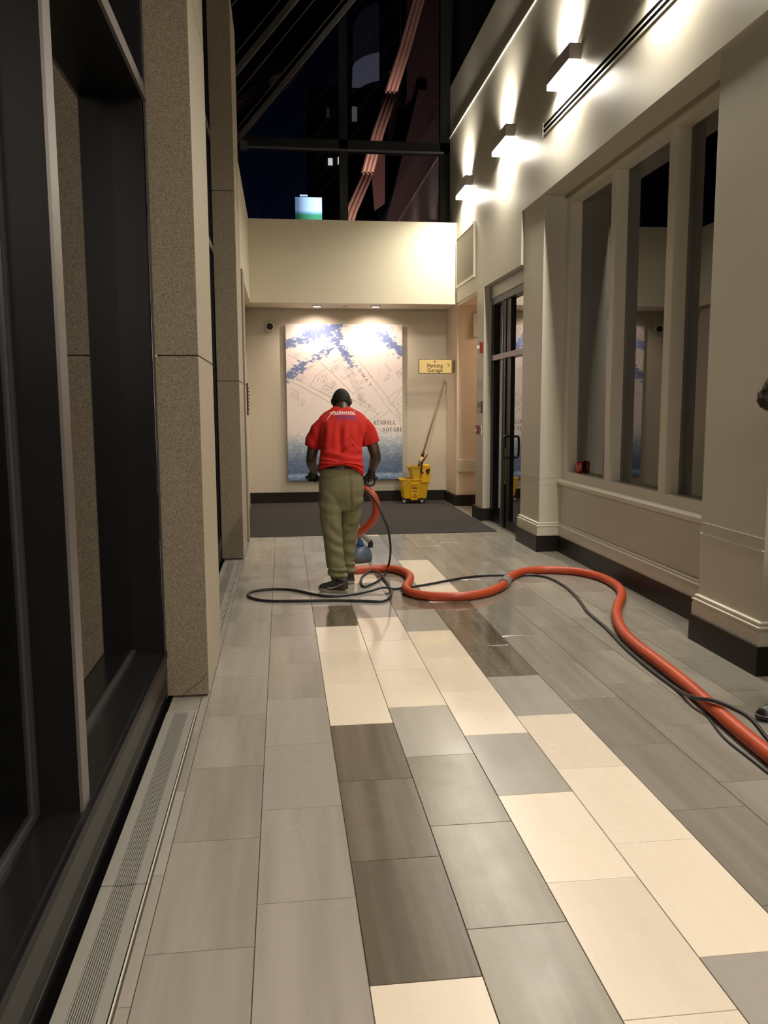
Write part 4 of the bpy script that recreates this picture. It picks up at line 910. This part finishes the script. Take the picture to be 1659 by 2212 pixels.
# floor tool
BLUE = plain('tool_blue', (0.075, 0.115, 0.17), 0.38, var=0.12, scale=14); BLUE2 = plain('tool_blue_bright', (0.05, 0.11, 0.30), 0.35)
ft = empty('tile_cleaning_machine', (0.68, 8.05, 0), 'tile scrubbing wand with round blue brush head held by the worker', 'machine')
TC = (0.705, 8.155, 0)
obj('brush_head', lathe([(0.10, 0.028), (0.152, 0.030), (0.155, 0.040), (0.153, 0.065), (0.143, 0.095), (0.128, 0.128), (0.105, 0.146), (0.05, 0.155), (0.001, 0.156)], TC, 36), BLUE, ft)
obj('brush_skirt', lathe([(0.13, 0.004), (0.148, 0.004), (0.156, 0.03), (0.156, 0.052), (0.148, 0.055), (0.13, 0.04)], TC, 36), plain('skirt_grey', (0.07, 0.07, 0.075), 0.7), ft)
b = ball((0.735, 8.12, 0.185), (0.034, 0.03, 0.04)); tube([(0.70, 8.12, 0.160), (0.735, 8.12, 0.17), (0.775, 8.12, 0.158)], 0.018, 10, b); tube([(0.735, 8.12, .2), (0.727, 8.10, .235)], .018, 10, b)
obj('swivel', b, BLUE2, ft)
obj('suction_pipe', tube(catmull([(0.700, 8.02, 0.325), (0.727, 8.04, 0.300), (0.765, 8.08, 0.262), (0.815, 8.12, 0.215), (0.838, 8.14, 0.185)], 5), 0.023, 14), GREYP, ft)
obj('pipe_elbow', tube(catmull([(0.828, 8.13, 0.205), (0.842, 8.14, 0.178), (0.842, 8.14, 0.135)], 5), 0.026, 14), BLK, ft)
obj('pipe_collar', tube([(0.700, 8.025, 0.325), (0.722, 8.038, 0.305)], 0.027, 14), BLK, ft)
obj('wand', tube(catmull([(0.727, 8.10, 0.235), (0.715, 8.0, 0.33), (0.62, 7.70, 0.64), (0.545, 7.53, 0.88)], 5), 0.021, 14), STEEL, ft)
obj('valve_wire', tube(catmull([(0.66, 8.07, 0.155), (0.70, 8.04, 0.20), (0.70, 8.0, 0.30)], 4), 0.004, 6), STEEL, ft)
obj('black_valve', box(0.62, 0.675, 8.07, 8.11, 0.15, 0.168, bev=.004), BLK, ft)
BY, BZ = 7.505, 0.882
obj('handlebar', tube(catmull([(0.195, BY, BZ + .006), (0.30, BY, BZ + .005), (0.545, BY + .02, BZ), (0.75, BY, BZ - .002), (0.845, BY, BZ - .002)], 4), 0.0165, 14), BLK, ft)
obj('handle_loop', tube(catmull([(0.735, BY, BZ - .005), (0.728, BY, 0.845), (0.745, BY, 0.820), (0.785, BY, 0.808), (0.812, BY, 0.822), (0.822, BY, BZ - .005)], 5), 0.009, 10), BLK, ft)
obj('loop_plate', box(0.742, 0.806, BY - .006, BY + .006, 0.826, 0.868, bev=.003), GREYP, ft)
obj('vacuum_port', tube([(0.575, 7.545, 0.80), (0.65, 7.525, 0.829)], 0.029, 14), GREYP, ft)

# ================================================================== THE WORKER
SKIN = plain('brown_skin', (0.060, 0.030, 0.018), 0.45, var=0.12, scale=20)
def shirt_mat():
    a = N('red_cotton'); P = a.pos(); c = a.mix(a.noise(P, 7, 4), (0.46, 0.017, 0.013), (0.57, 0.028, 0.020)); a.p(Base_Color=c, Roughness=0.85, Specular_IOR_Level=0.2); a.bump(a.noise(P, 260, 2), 0.0008); return a.m
def trouser_mat():
    a = N('khaki_olive_cotton'); P = a.pos(); c = a.mix(a.noise(P, 6, 5, .6), (0.165, 0.155, 0.080), (0.235, 0.215, 0.120)); a.p(Base_Color=c, Roughness=0.85, Specular_IOR_Level=0.2); a.bump(a.noise(P, 220, 2), 0.0008); return a.m
def loft(secs, seg=28, bm=None, tilt=None):
    """closed stack of horizontal ellipses (x, y, z, rx, ry)"""
    b = bm or bmesh.new(); R_ = []
    for (x, y, z_, rx, ry) in secs: R_.append([b.verts.new((x + rx * math.cos(2 * math.pi * k / seg), y + ry * math.sin(2 * math.pi * k / seg), z_)) for k in range(seg)])
    for A, B in zip(R_[:-1], R_[1:]):
        for k in range(seg): b.faces.new((A[k], A[(k + 1) % seg], B[(k + 1) % seg], B[k]))
    b.faces.new(R_[0][::-1]); b.faces.new(R_[-1]); bmesh.ops.recalc_face_normals(b, faces=b.faces[:]); return b
def chain(pts, rs, n=5, bm=None, seg=14):
    P = catmull(pts, n); rr = []
    for i in range(len(rs) - 1):
        for k in range(n): rr.append(rs[i] + (rs[i + 1] - rs[i]) * k / n)
    rr.append(rs[-1]); b = tube(P, rr, seg, bm); ball(P[0], rr[0], b, 12); ball(P[-1], rr[-1], b, 12); return b
def gauss(d, s_): return math.exp(-(d / s_) ** 2)
wk = empty('person', (0.48, 6.95, 0), 'man in a red printed t-shirt and olive trousers bent over a scrubbing wand', 'person')
hc = Vector((0.523, 7.475, 1.568)); HT = Matrix.Rotation(math.radians(-32), 3, 'X')
b = ball(hc, (0.081, 0.098, 0.111), rot=HT)
def hp(x, y, z_): return hc + HT @ Vector((x, y, z_))
ball(hp(0, .035, -.075), (.055, .055, .05), b); ball(hp(0, .10, -.02), (.013, .02, .022), b, 10)                     # jaw, nose
ball(hp(0, .088, -.062), (.026, .012, .010), b, 10); ball(hp(0, .085, .028), (.05, .015, .012), b, 10)                 # lips, brow
for s in (-1, 1): ball(hp(s * .083, -.005, -.012), (.011, .024, .034), b, 12, HT @ Matrix.Rotation(s * .35, 3, 'Z'))   # ears
chain([(0.520, 7.33, 1.44), (0.520, 7.39, 1.50), hp(0, -.02, -.04)], [.066, .058, .060], 4, b)
loft([(.478, 6.98, .86, .15, .11), (.482, 7.0, 1.0, .145, .105), (.49, 7.08, 1.15, .15, .11), (.51, 7.2, 1.32, .165, .11), (.517, 7.28, 1.42, .14, .09), (.518, 7.34, 1.47, .07, .06)], 20, b)
chain([(.385, 7.25, 1.365), (.285, 7.25, 1.24), (.243, 7.235, 1.09), (.246, 7.33, 1.02), (.270, 7.43, .955), (.262, 7.475, .918)], [.050, .052, .046, .044, .031, .030], 5, b)
chain([(.650, 7.25, 1.365), (.745, 7.25, 1.25), (.795, 7.225, 1.10), (.797, 7.33, 1.03), (.790, 7.43, .965), (.783, 7.475, .92)], [.050, .053, .048, .046, .032, .030], 5, b)
chain([(.40, 6.95, .86), (.385, 6.9, .50), (.425, 6.85, .12), (.42, 6.79, .07)], [.085, .062, .042, .038], 5, b); chain([(.56, 6.98, .86), (.545, 7.06, .50), (.538, 7.1, .13), (.545, 7.13, .07)], [.080, .054, .040, .036], 5, b)
body = obj('body', remesh(b, 0.0065, 3), SKIN, wk)
# eyes and short hair
for s in (-1, 1): obj('eye', ball(hp(s * .032, .086, .005), .011, seg=8), WHITEP, body)
b = ball(hc, (0.0815, 0.0988, 0.1118), rot=HT, seg=40)
bmesh.ops.delete(b, geom=[v for v in b.verts if (HT.transposed() @ (v.co - hc)).z < -.072 or ((HT.transposed() @ (v.co - hc)).y > .05 and (HT.transposed() @ (v.co - hc)).z < .045)], context='VERTS')
bmesh.ops.solidify(b, geom=b.faces[:], thickness=-0.002)
for v in b.verts: v.co += (v.co - hc).normalized() * noise.noise(v.co * 160) * .0015
obj('cropped_hair', b, plain('black_hair', (0.008, 0.006, 0.005), 0.8), wk, smooth=True)
# shirt
def shirt_folds(c, n):
    x, y, z_ = c; u = (x - .50) / .19; d = 0
    back = max(0, -n.y) 
    band = max(0, min(1, (z_ - 1.10) / .08)) * max(0, min(1, (1.42 - z_) / .10))
    if abs(u) < 1.15:
        d += back * band * (.014 * math.sin(u * 7.5 + 1.6 * noise.noise((x * 3, 0, z_ * 2.5))) + .007 * math.sin(u * 15 + 3.5 * noise.noise((x * 4, 1, z_ * 3))))
        lo = max(0, min(1, (1.20 - z_) / .08))
        arc = z_ + .16 * (x - .46) ** 2 / .04 * .25 + .18 * (x - .48)
        d += back * lo * (.012 * math.sin(arc * 95 + 4.5 * noise.noise((x * 5, 2, z_ * 5))))
        d += back * .016 * gauss((z_ - 1.185) + .9 * abs(x - .57) - .03, .018) * gauss(x - .57, .12)
        d -= back * .014 * gauss((z_ - 1.225) + .9 * abs(x - .57) - .03, .020) * gauss(x - .57, .11)
    else:
        d += .003 * math.sin((z_ * .6 + x * 1.0) * 60 + 3 * noise.noise(Vector(c) * 6))
    return d + .004 * noise.noise(Vector(c) * 14)
b = loft([(.476, 6.955, .925, .190, .168), (.478, 6.965, .98, .190, .166), (.480, 6.985, 1.04, .186, .160), (.483, 7.03, 1.10, .180, .150), (.489, 7.08, 1.17, .178, .144), (.500, 7.135, 1.25, .186, .140), (.510, 7.19, 1.33, .202, .134), (.515, 7.24, 1.39, .212, .122), (.517, 7.285, 1.435, .200, .104), (.518, 7.325, 1.470, .158, .086), (.519, 7.360, 1.496, .108, .070), (.519, 7.390, 1.520, .074, .058)], 36)
for pts in ([(.400, 7.25, 1.365), (.335, 7.25, 1.325), (.290, 7.25, 1.26), (.257, 7.252, 1.165)], [(.635, 7.25, 1.365), (.695, 7.25, 1.33), (.735, 7.25, 1.27), (.762, 7.252, 1.195)]):
    P = catmull(pts, 6); n_ = len(P); tube(P, [.088 - .008 * i / (n_ - 1) for i in range(n_)], 20, b)
me = remesh(b, 0.006, 12, shirt_folds)
for v in me.vertices:          # uneven hem: higher at the back seam, drooping to the right
    if v.co.z < 1.07 and .27 < v.co.x < .69 and v.co.y < 7.2:
        ux = (v.co.x - .475) / .19; bk_ = max(0, min(1, (7.02 - v.co.y) / .08))
        zb = .955 + bk_ * (.088 - .052 * ux * ux) - (.055 if ux > 0 else .0) * max(0, ux) ** 2 * 1.1
        t_h = (v.co.z - .925) / (1.07 - .925); v.co.z = zb + t_h * (1.07 - zb)
shirt = obj('red_t_shirt', me, shirt_mat(), wk)
# print on the back, pressed onto the cloth
bt = BVHTree.FromObject(shirt, bpy.context.evaluated_depsgraph_get()); so = wloc(shirt)
bt = BVHTree.FromPolygons([v.co + so for v in shirt.data.vertices], [tuple(p.vertices) for p in shirt.data.polygons])
pc = Vector((.505, 7.225, 1.43)); pn = Vector((.03, -.78, .62)).normalized(); pu = Vector((1, .03, .035)).normalized(); pv = pn.cross(pu).normalized()
def press(src, nm, mat):
    b = src if isinstance(src, bmesh.types.BMesh) else merge_meshes(src)
    for _ in range(3):
        ee = [e for e in b.edges if e.calc_length() > 0.012]
        if not ee: break
        bmesh.ops.subdivide_edges(b, edges=ee, cuts=1); bmesh.ops.triangulate(b, faces=b.faces[:])
    for v in b.verts:
        o_ = pc + pu * v.co.x + pv * v.co.y + pn * .25; h = bt.ray_cast(o_, -pn)
        v.co = (h[0] + pn * .0018) if h[0] is not None else (o_ - pn * .25)
    return obj(nm, b, mat, shirt)
WPR = plain('print_white', (0.85, 0.74, 0.68), 0.6); BPR = plain('print_blue', (0.03, 0.03, 0.26), 0.6)
I4 = Matrix.Identity(4)
m1 = text_mesh('Atlantic', .066, Matrix.Translation((.012, .040, 0)) @ Matrix.Diagonal((1.0, 1.05, 1, 1)), shear=.35, bold=.0012)
b = merge_meshes([m1])
for quad in (((-.075, .004), (.128, .006), (.124, .0135), (-.080, .0125)), ((-.074, .058), (-.062, .058), (-.098, .005), (-.106, .005)), ((-.106, .005), (-.098, .005), (-.128, -.045), (-.131, -.043)), ((-.098, .040), (-.070, .056), (-.072, .060), (-.104, .046))):
    b.faces.new([b.verts.new((x, y, 0)) for x, y in quad])
press(b, 'white_lettering', WPR)
m1 = text_mesh('Coast', .056, Matrix.Translation((.022, -.024, 0)) @ Matrix.Diagonal((1.25, .95, 1, 1)), shear=.3, bold=.0012); press([m1], 'blue_lettering', BPR)
b = bmesh.new(); random.seed(5)
for r_, x0_, x1_ in ((-.066, -.02, .12), (-.080, -.09, .12)):
    x = x0_
    while x < x1_: wd = random.uniform(.006, .011); b.faces.new([b.verts.new(q) for q in ((x, r_, 0), (x + wd, r_, 0), (x + wd, r_ + random.uniform(.004, .007), 0), (x, r_ + .005, 0))]); x += wd + .003
press(b, 'small_print', BPR)
# trousers
def trouser_folds(c, n):
    x, y, z_ = c; d = .004 * noise.noise(Vector(c) * 11)
    left = x < .47 or (z_ < .55 and y < 6.96)
    if z_ > .62:
        if n.y < 0: d -= .014 * gauss(x - .545, .012) * max(0, min(1, (z_ - .60) / .15)) * max(0, min(1, (1.0 - z_) / .1))
        d += .006 * math.sin((z_ - .5 * abs(x - .5)) * 42 + 3 * noise.noise(Vector(c) * 4)) * max(0, 1 - abs(z_ - .72) / .14)
    else:
        sgn = 1 if left else -1
        amp = .008 if .28 < z_ < .56 else .005
        q = Vector((x * 5, y * 3, z_ * 3.2)); sl = .9 + .8 * noise.noise(q * .6)
        d += amp * math.sin((z_ + sgn * sl * (x - .42)) * 44 + 7.0 * noise.noise(q)) * (max(0, -n.y) * .8 + .2) * (.35 + 1.1 * abs(noise.noise(q * 1.3 + Vector((5, 5, 5)))) * 1.6)
        if z_ < .20: d += .009 * math.sin(z_ * 105 + 30 * (x - .43) * .4 + 2 * noise.noise(Vector(c) * 8))
    return d
b = loft([(.455, 6.85, .075, .060, .070), (.440, 6.85, .10, .074, .085), (.428, 6.85, .16, .074, .085), (.413, 6.855, .25, .077, .088), (.396, 6.87, .44, .080, .092), (.384, 6.895, .60, .090, .105), (.385, 6.925, .74, .099, .125), (.395, 6.95, .86, .10, .13)], 24)
loft([(.545, 7.10, .085, .058, .066), (.538, 7.10, .11, .066, .078), (.525, 7.095, .20, .066, .078), (.535, 7.07, .40, .078, .088), (.550, 7.03, .57, .090, .10), (.562, 6.995, .74, .100, .12), (.56, 6.97, .86, .10, .13)], 24, b)
loft([(.478, 6.955, .66, .135, .10), (.478, 6.945, .74, .182, .138), (.477, 6.94, .83, .188, .152), (.477, 6.95, .92, .184, .150), (.477, 6.965, 1.00, .172, .140), (.477, 6.975, 1.045, .166, .132)], 30, b)
me = remesh(b, 0.0065, 6, trouser_folds); tr = obj('olive_trousers', me, trouser_mat(), wk)
btt = BVHTree.FromPolygons([v.co + wloc(tr) for v in me.vertices], [tuple(p.vertices) for p in me.polygons])
def seam(pts, nm, r=.0016):
    out = []
    for x, z_ in pts:
        h = btt.ray_cast(Vector((x, 6.4, z_)), Vector((0, 1, 0))); 
        if h[0] is not None: out.append(h[0] + Vector((0, -.0005, 0)))
    return obj(nm, tube(out, r, 6), plain('seam_olive', (0.07, 0.062, 0.035), 0.9), tr)
seam([(.315 + i * .012, .935 + .012 * i / 9 + .004 * math.sin(i)) for i in range(10)], 'pocket_seam')
seam([(.548 - .01 * math.sin(i * .5), 1.0 - i * .03) for i in range(12)], 'centre_seam', .001)
obj('belt', loft([(.477, 6.968, 1.012, .1745, .142), (.477, 6.972, 1.040, .172, .140)], 30), BLK, wk)
obj('belt_pouch', box(.283, .305, 6.94, 6.99, .985, 1.045, bev=.006), BLK, wk)
# shoes
def shoe(nm, heel, toe, mats, parent, logo=False, hgt=.105):
    H, T_ = Vector(heel), Vector(toe); L = (T_ - H).length; ax = (T_ - H).normalized(); sd = Vector((-ax.y, ax.x, 0))
    def W_(u, v, z_): return H + ax * (u * L) + sd * v + Vector((0, 0, z_))
    out = [(.0, .018), (.02, .030), (.10, .037), (.30, .034), (.50, .036), (.68, .046), (.80, .047), (.90, .040), (.97, .024), (1.0, .008)]
    ring = [(u, w_) for u, w_ in out] + [(u, -w_) for u, w_ in reversed(out)]
    b = bmesh.new(); z0 = H.z; rows = []
    for zz_, sc in ((0.001, .97), (.006, 1.03), (.026, 1.03), (.030, .98)):
        rows.append([b.verts.new(W_(.5 + (u - .5) * sc, v * sc, zz_ + (.010 * max(0, u - .8) / .2 if zz_ < .02 else .004 * max(0, u - .8) / .2))) for u, v in ring])
    n_ = len(ring)
    for A, B in zip(rows[:-1], rows[1:]):
        for k in range(n_): b.faces.new((A[k], A[(k + 1) % n_], B[(k + 1) % n_], B[k]))
    b.faces.new(rows[0][::-1]); b.faces.new(rows[-1]); bmesh.ops.recalc_face_normals(b, faces=b.faces[:])
    s = obj(nm, b, mats[1], parent)
    b = bmesh.new(); prof = [(.01, .032, .092), (.06, .038, .115), (.20, .038, .118), (.32, .038, .112), (.45, .040, .100), (.60, .043, .086), (.75, .046, .074), (.88, .042, .064), (.965, .026, .050)]; rows = []
    for u, w_, h in prof:
        rows.append([b.verts.new(W_(u, w_ * math.cos(a_) * (1 if math.sin(a_) < .3 else 1 - .25 * (math.sin(a_) - .3)), .024 + (h - .024) * max(0, math.sin(a_)) ** .8 if math.sin(a_) > 0 else .024)) for a_ in [math.pi * k / 12 for k in range(13)]])
    for A, B in zip(rows[:-1], rows[1:]):
        for k in range(12): b.faces.new((A[k], A[k + 1], B[k + 1], B[k])).smooth = True
    b.faces.new(rows[0]); b.faces.new(rows[-1][::-1]); bmesh.ops.recalc_face_normals(b, faces=b.faces[:])
    obj('upper', b, mats[0], s)
    obj('ankle_collar', tube([W_(.05 + .16 * (1 - math.cos(a_)), .030 * math.sin(a_), .107) for a_ in [2 * math.pi * k / 16 for k in range(17)]], .007, 8), BLK, s)
    if logo:
        sgn = logo; b = bmesh.new(); pts = []
        for u, z_, w_ in ((.10, .080, .004), (.25, .060, .006), (.42, .042, .009), (.55, .036, .012), (.62, .044, .006)):
            pts.append((W_(u, sgn * (.0445 + (.002 if u > .5 else 0) - max(0, z_ - .05) * .1), z_), w_))
        tube([p for p, w_ in pts], [(.002, w_ * .7) for p, w_ in pts], 6, b, up=tuple(sd)); obj('side_stripe', b, plain('stripe_grey', (0.33, 0.30, 0.26), 0.5), s)
    return s
SH = plain('shoe_dark_brown', (0.030, 0.024, 0.019), 0.6, var=.2, scale=30); SO = plain('sole_beige', (0.30, 0.26, 0.19), 0.55)
shoe('shoe', (.500, 6.725, 0), (.277, 6.845, 0), (SH, SO), wk, logo=1); shoe('shoe', (.555, 7.062, 0), (.545, 7.34, 0), (SH, SO), wk)
# gloves closed round the handlebar
GLV = plain('black_glove', (0.012, 0.011, 0.011), 0.6)
def glove(cx, wrist, side, parent, bar=(BY, BZ), mat=GLV):
    b = bmesh.new(); by, bz = bar
    chain([wrist, (cx + .0, by - .030, bz + .034)], [.034, .036], 3, b)
    ball((cx, by - .026, bz + .020), (.044, .022, .034), b)
    for k, (dx, ln, r) in enumerate(((-.034, .92, .0115), (-.0115, 1.0, .012), (.0115, .96, .0118), (.034, .80, .0105))):
        pts = []
        for an in (128, 92, 55, 10, -40, -85 * ln - 10):
            a_ = math.radians(an); rr = .0165 + r * (1.15 if an in (92, 10) else 1.0); pts.append((cx + dx, by + rr * math.cos(a_), bz + rr * math.sin(a_)))
        chain(pts, [r * 1.08, r * 1.1, r, r * .98, r * .92, r * .82], 3, b, 10)
    pts = [(cx + side * .036, by - .030, bz + .018), (cx + side * .046, by - .034, bz - .004), (cx + side * .034, by - .026, bz - .022), (cx + side * .014, by - .012, bz - .032)]
    chain(pts, [.014, .014, .012, .010], 3, b, 10)
    return obj('glove', remesh(b, 0.0032, 1), mat, parent)
glove(.262, (.270, 7.425, .965), 1, wk, (BY, BZ + .006)); glove(.780, (.790, 7.425, .972), -1, wk, (BY, BZ - .002))

# ================================================================== PERSON CUT BY THE FRAME EDGE
p2 = empty('person', (2.53, 3.62, 0), 'person beyond the frame edge, only frizzy hair and a black shoe tip showing', 'person')
SK2 = plain('light_skin', (0.45, 0.27, 0.19), 0.5)
h2 = Vector((2.465, 3.78, 1.575)); b = ball(h2, (.075, .092, .108)); ball(h2 + Vector((0, .085, -.015)), (.012, .018, .02), b, 8); ball(h2 + Vector((0, .03, -.075)), (.05, .055, .05), b)
for s in (-1, 1): ball(h2 + Vector((s * .078, 0, -.01)), (.01, .02, .03), b, 10)
chain([(2.50, 3.72, 1.38), (2.49, 3.74, 1.46), (2.47, 3.77, 1.52)], [.06, .052, .052], 3, b)
loft([(2.54, 3.66, .84, .14, .10), (2.54, 3.66, 1.0, .125, .10), (2.53, 3.67, 1.2, .14, .11), (2.52, 3.69, 1.34, .155, .10), (2.51, 3.71, 1.41, .09, .07)], 20, b)
for s in (-1, 1):
    chain([(2.53 + s * .13, 3.69, 1.35), (2.55 + s * .155, 3.67, 1.10), (2.55 + s * .13, 3.74, .88), (2.55 + s * .12, 3.76, .80)], [.048, .040, .030, .026], 4, b)
    chain([(2.54 + s * .08, 3.66, .86), (2.52 + s * .09, 3.66, .48), (2.50 + s * .09, 3.66, .09)], [.080, .056, .040], 4, b)
    for k in range(4): chain([(2.55 + s * .12, 3.76 - .018 + .014 * k, .79), (2.55 + s * .12, 3.762 - .018 + .015 * k, .74), (2.55 + s * .115, 3.768 - .018 + .014 * k, .705 + .008 * abs(k - 1))], [.009, .008, .007], 2, b, 8)
    chain([(2.55 + s * .12, 3.775, .80), (2.55 + s * .10, 3.80, .765), (2.55 + s * .10, 3.805, .74)], [.010, .010, .008], 2, b, 8)
obj('body', remesh(b, 0.007, 3), SK2, p2)
b = loft([(2.54, 3.66, .92, .155, .118), (2.54, 3.66, 1.0, .145, .12), (2.53, 3.67, 1.2, .155, .125), (2.52, 3.69, 1.34, .165, .115), (2.51, 3.71, 1.43, .085, .07)], 24)
for s in (-1, 1): tube(catmull([(2.53 + s * .11, 3.69, 1.36), (2.55 + s * .15, 3.67, 1.12), (2.55 + s * .135, 3.74, .90)], 5), [.058] * 5 + [.052] * 5 + [.045], 16, b)
DKC = plain('dark_clothes', (0.02, 0.02, 0.024), 0.85)
obj('dark_top', remesh(b, .008, 5, lambda c, n: .004 * noise.noise(c * 12)), DKC, p2)
b = loft([(2.54, 3.66, .80, .16, .12), (2.54, 3.66, .97, .145, .11)], 24)
for s in (-1, 1): loft([(2.50 + s * .09, 3.66, .07, .062, .068), (2.52 + s * .09, 3.66, .48, .072, .075), (2.54 + s * .08, 3.66, .88, .088, .10)], 20, b)
obj('dark_trousers', remesh(b, .008, 5, lambda c, n: .005 * noise.noise(c * 9)), DKC, p2)
BS = plain('black_shoe', (0.010, 0.010, 0.009), 0.4)
shoe('shoe', (2.505, 3.685, 0), (2.248, 3.640, 0), (BS, BS), p2); shoe('shoe', (2.60, 3.60, 0), (2.52, 3.86, 0), (BS, BS), p2)
b = ball(h2 + Vector((0, -.015, .012)), (.088, .10, .118)); ball(h2 + Vector((-.118, -.02, -.030)), (.106, .08, .066), b); ball(h2 + Vector((-.085, -.04, .015)), (.122, .085, .085), b); ball(h2 + Vector((.06, -.06, -.06)), (.06, .06, .07), b)
me = remesh(b, .006, 2, lambda c, n: .010 * noise.noise(c * 42) + .005 * noise.noise(c * 110)); HRM = plain('frizzy_brown_hair', (0.022, 0.013, 0.008), 0.8, var=.5, scale=60)
hh = obj('frizzy_hair', me, HRM, p2)
b = bmesh.new(); random.seed(11)
vs = [v for v in me.vertices if v.co.x + wloc(p2).x < 2.45]
for i in range(700):
    v = random.choice(vs); c = v.co + wloc(p2); n = v.normal; q = [c - n * .004]
    for k in range(4): q.append(q[-1] + (n * .5 + Vector((random.gauss(-.1, .5), random.gauss(0, .5), random.gauss(-.35, .5)))) * .0034)
    tube(q, [.0006, .0006, .0005, .0004, .0002], 3, b)
obj('loose_strands', b, HRM, hh, kind='stuff')
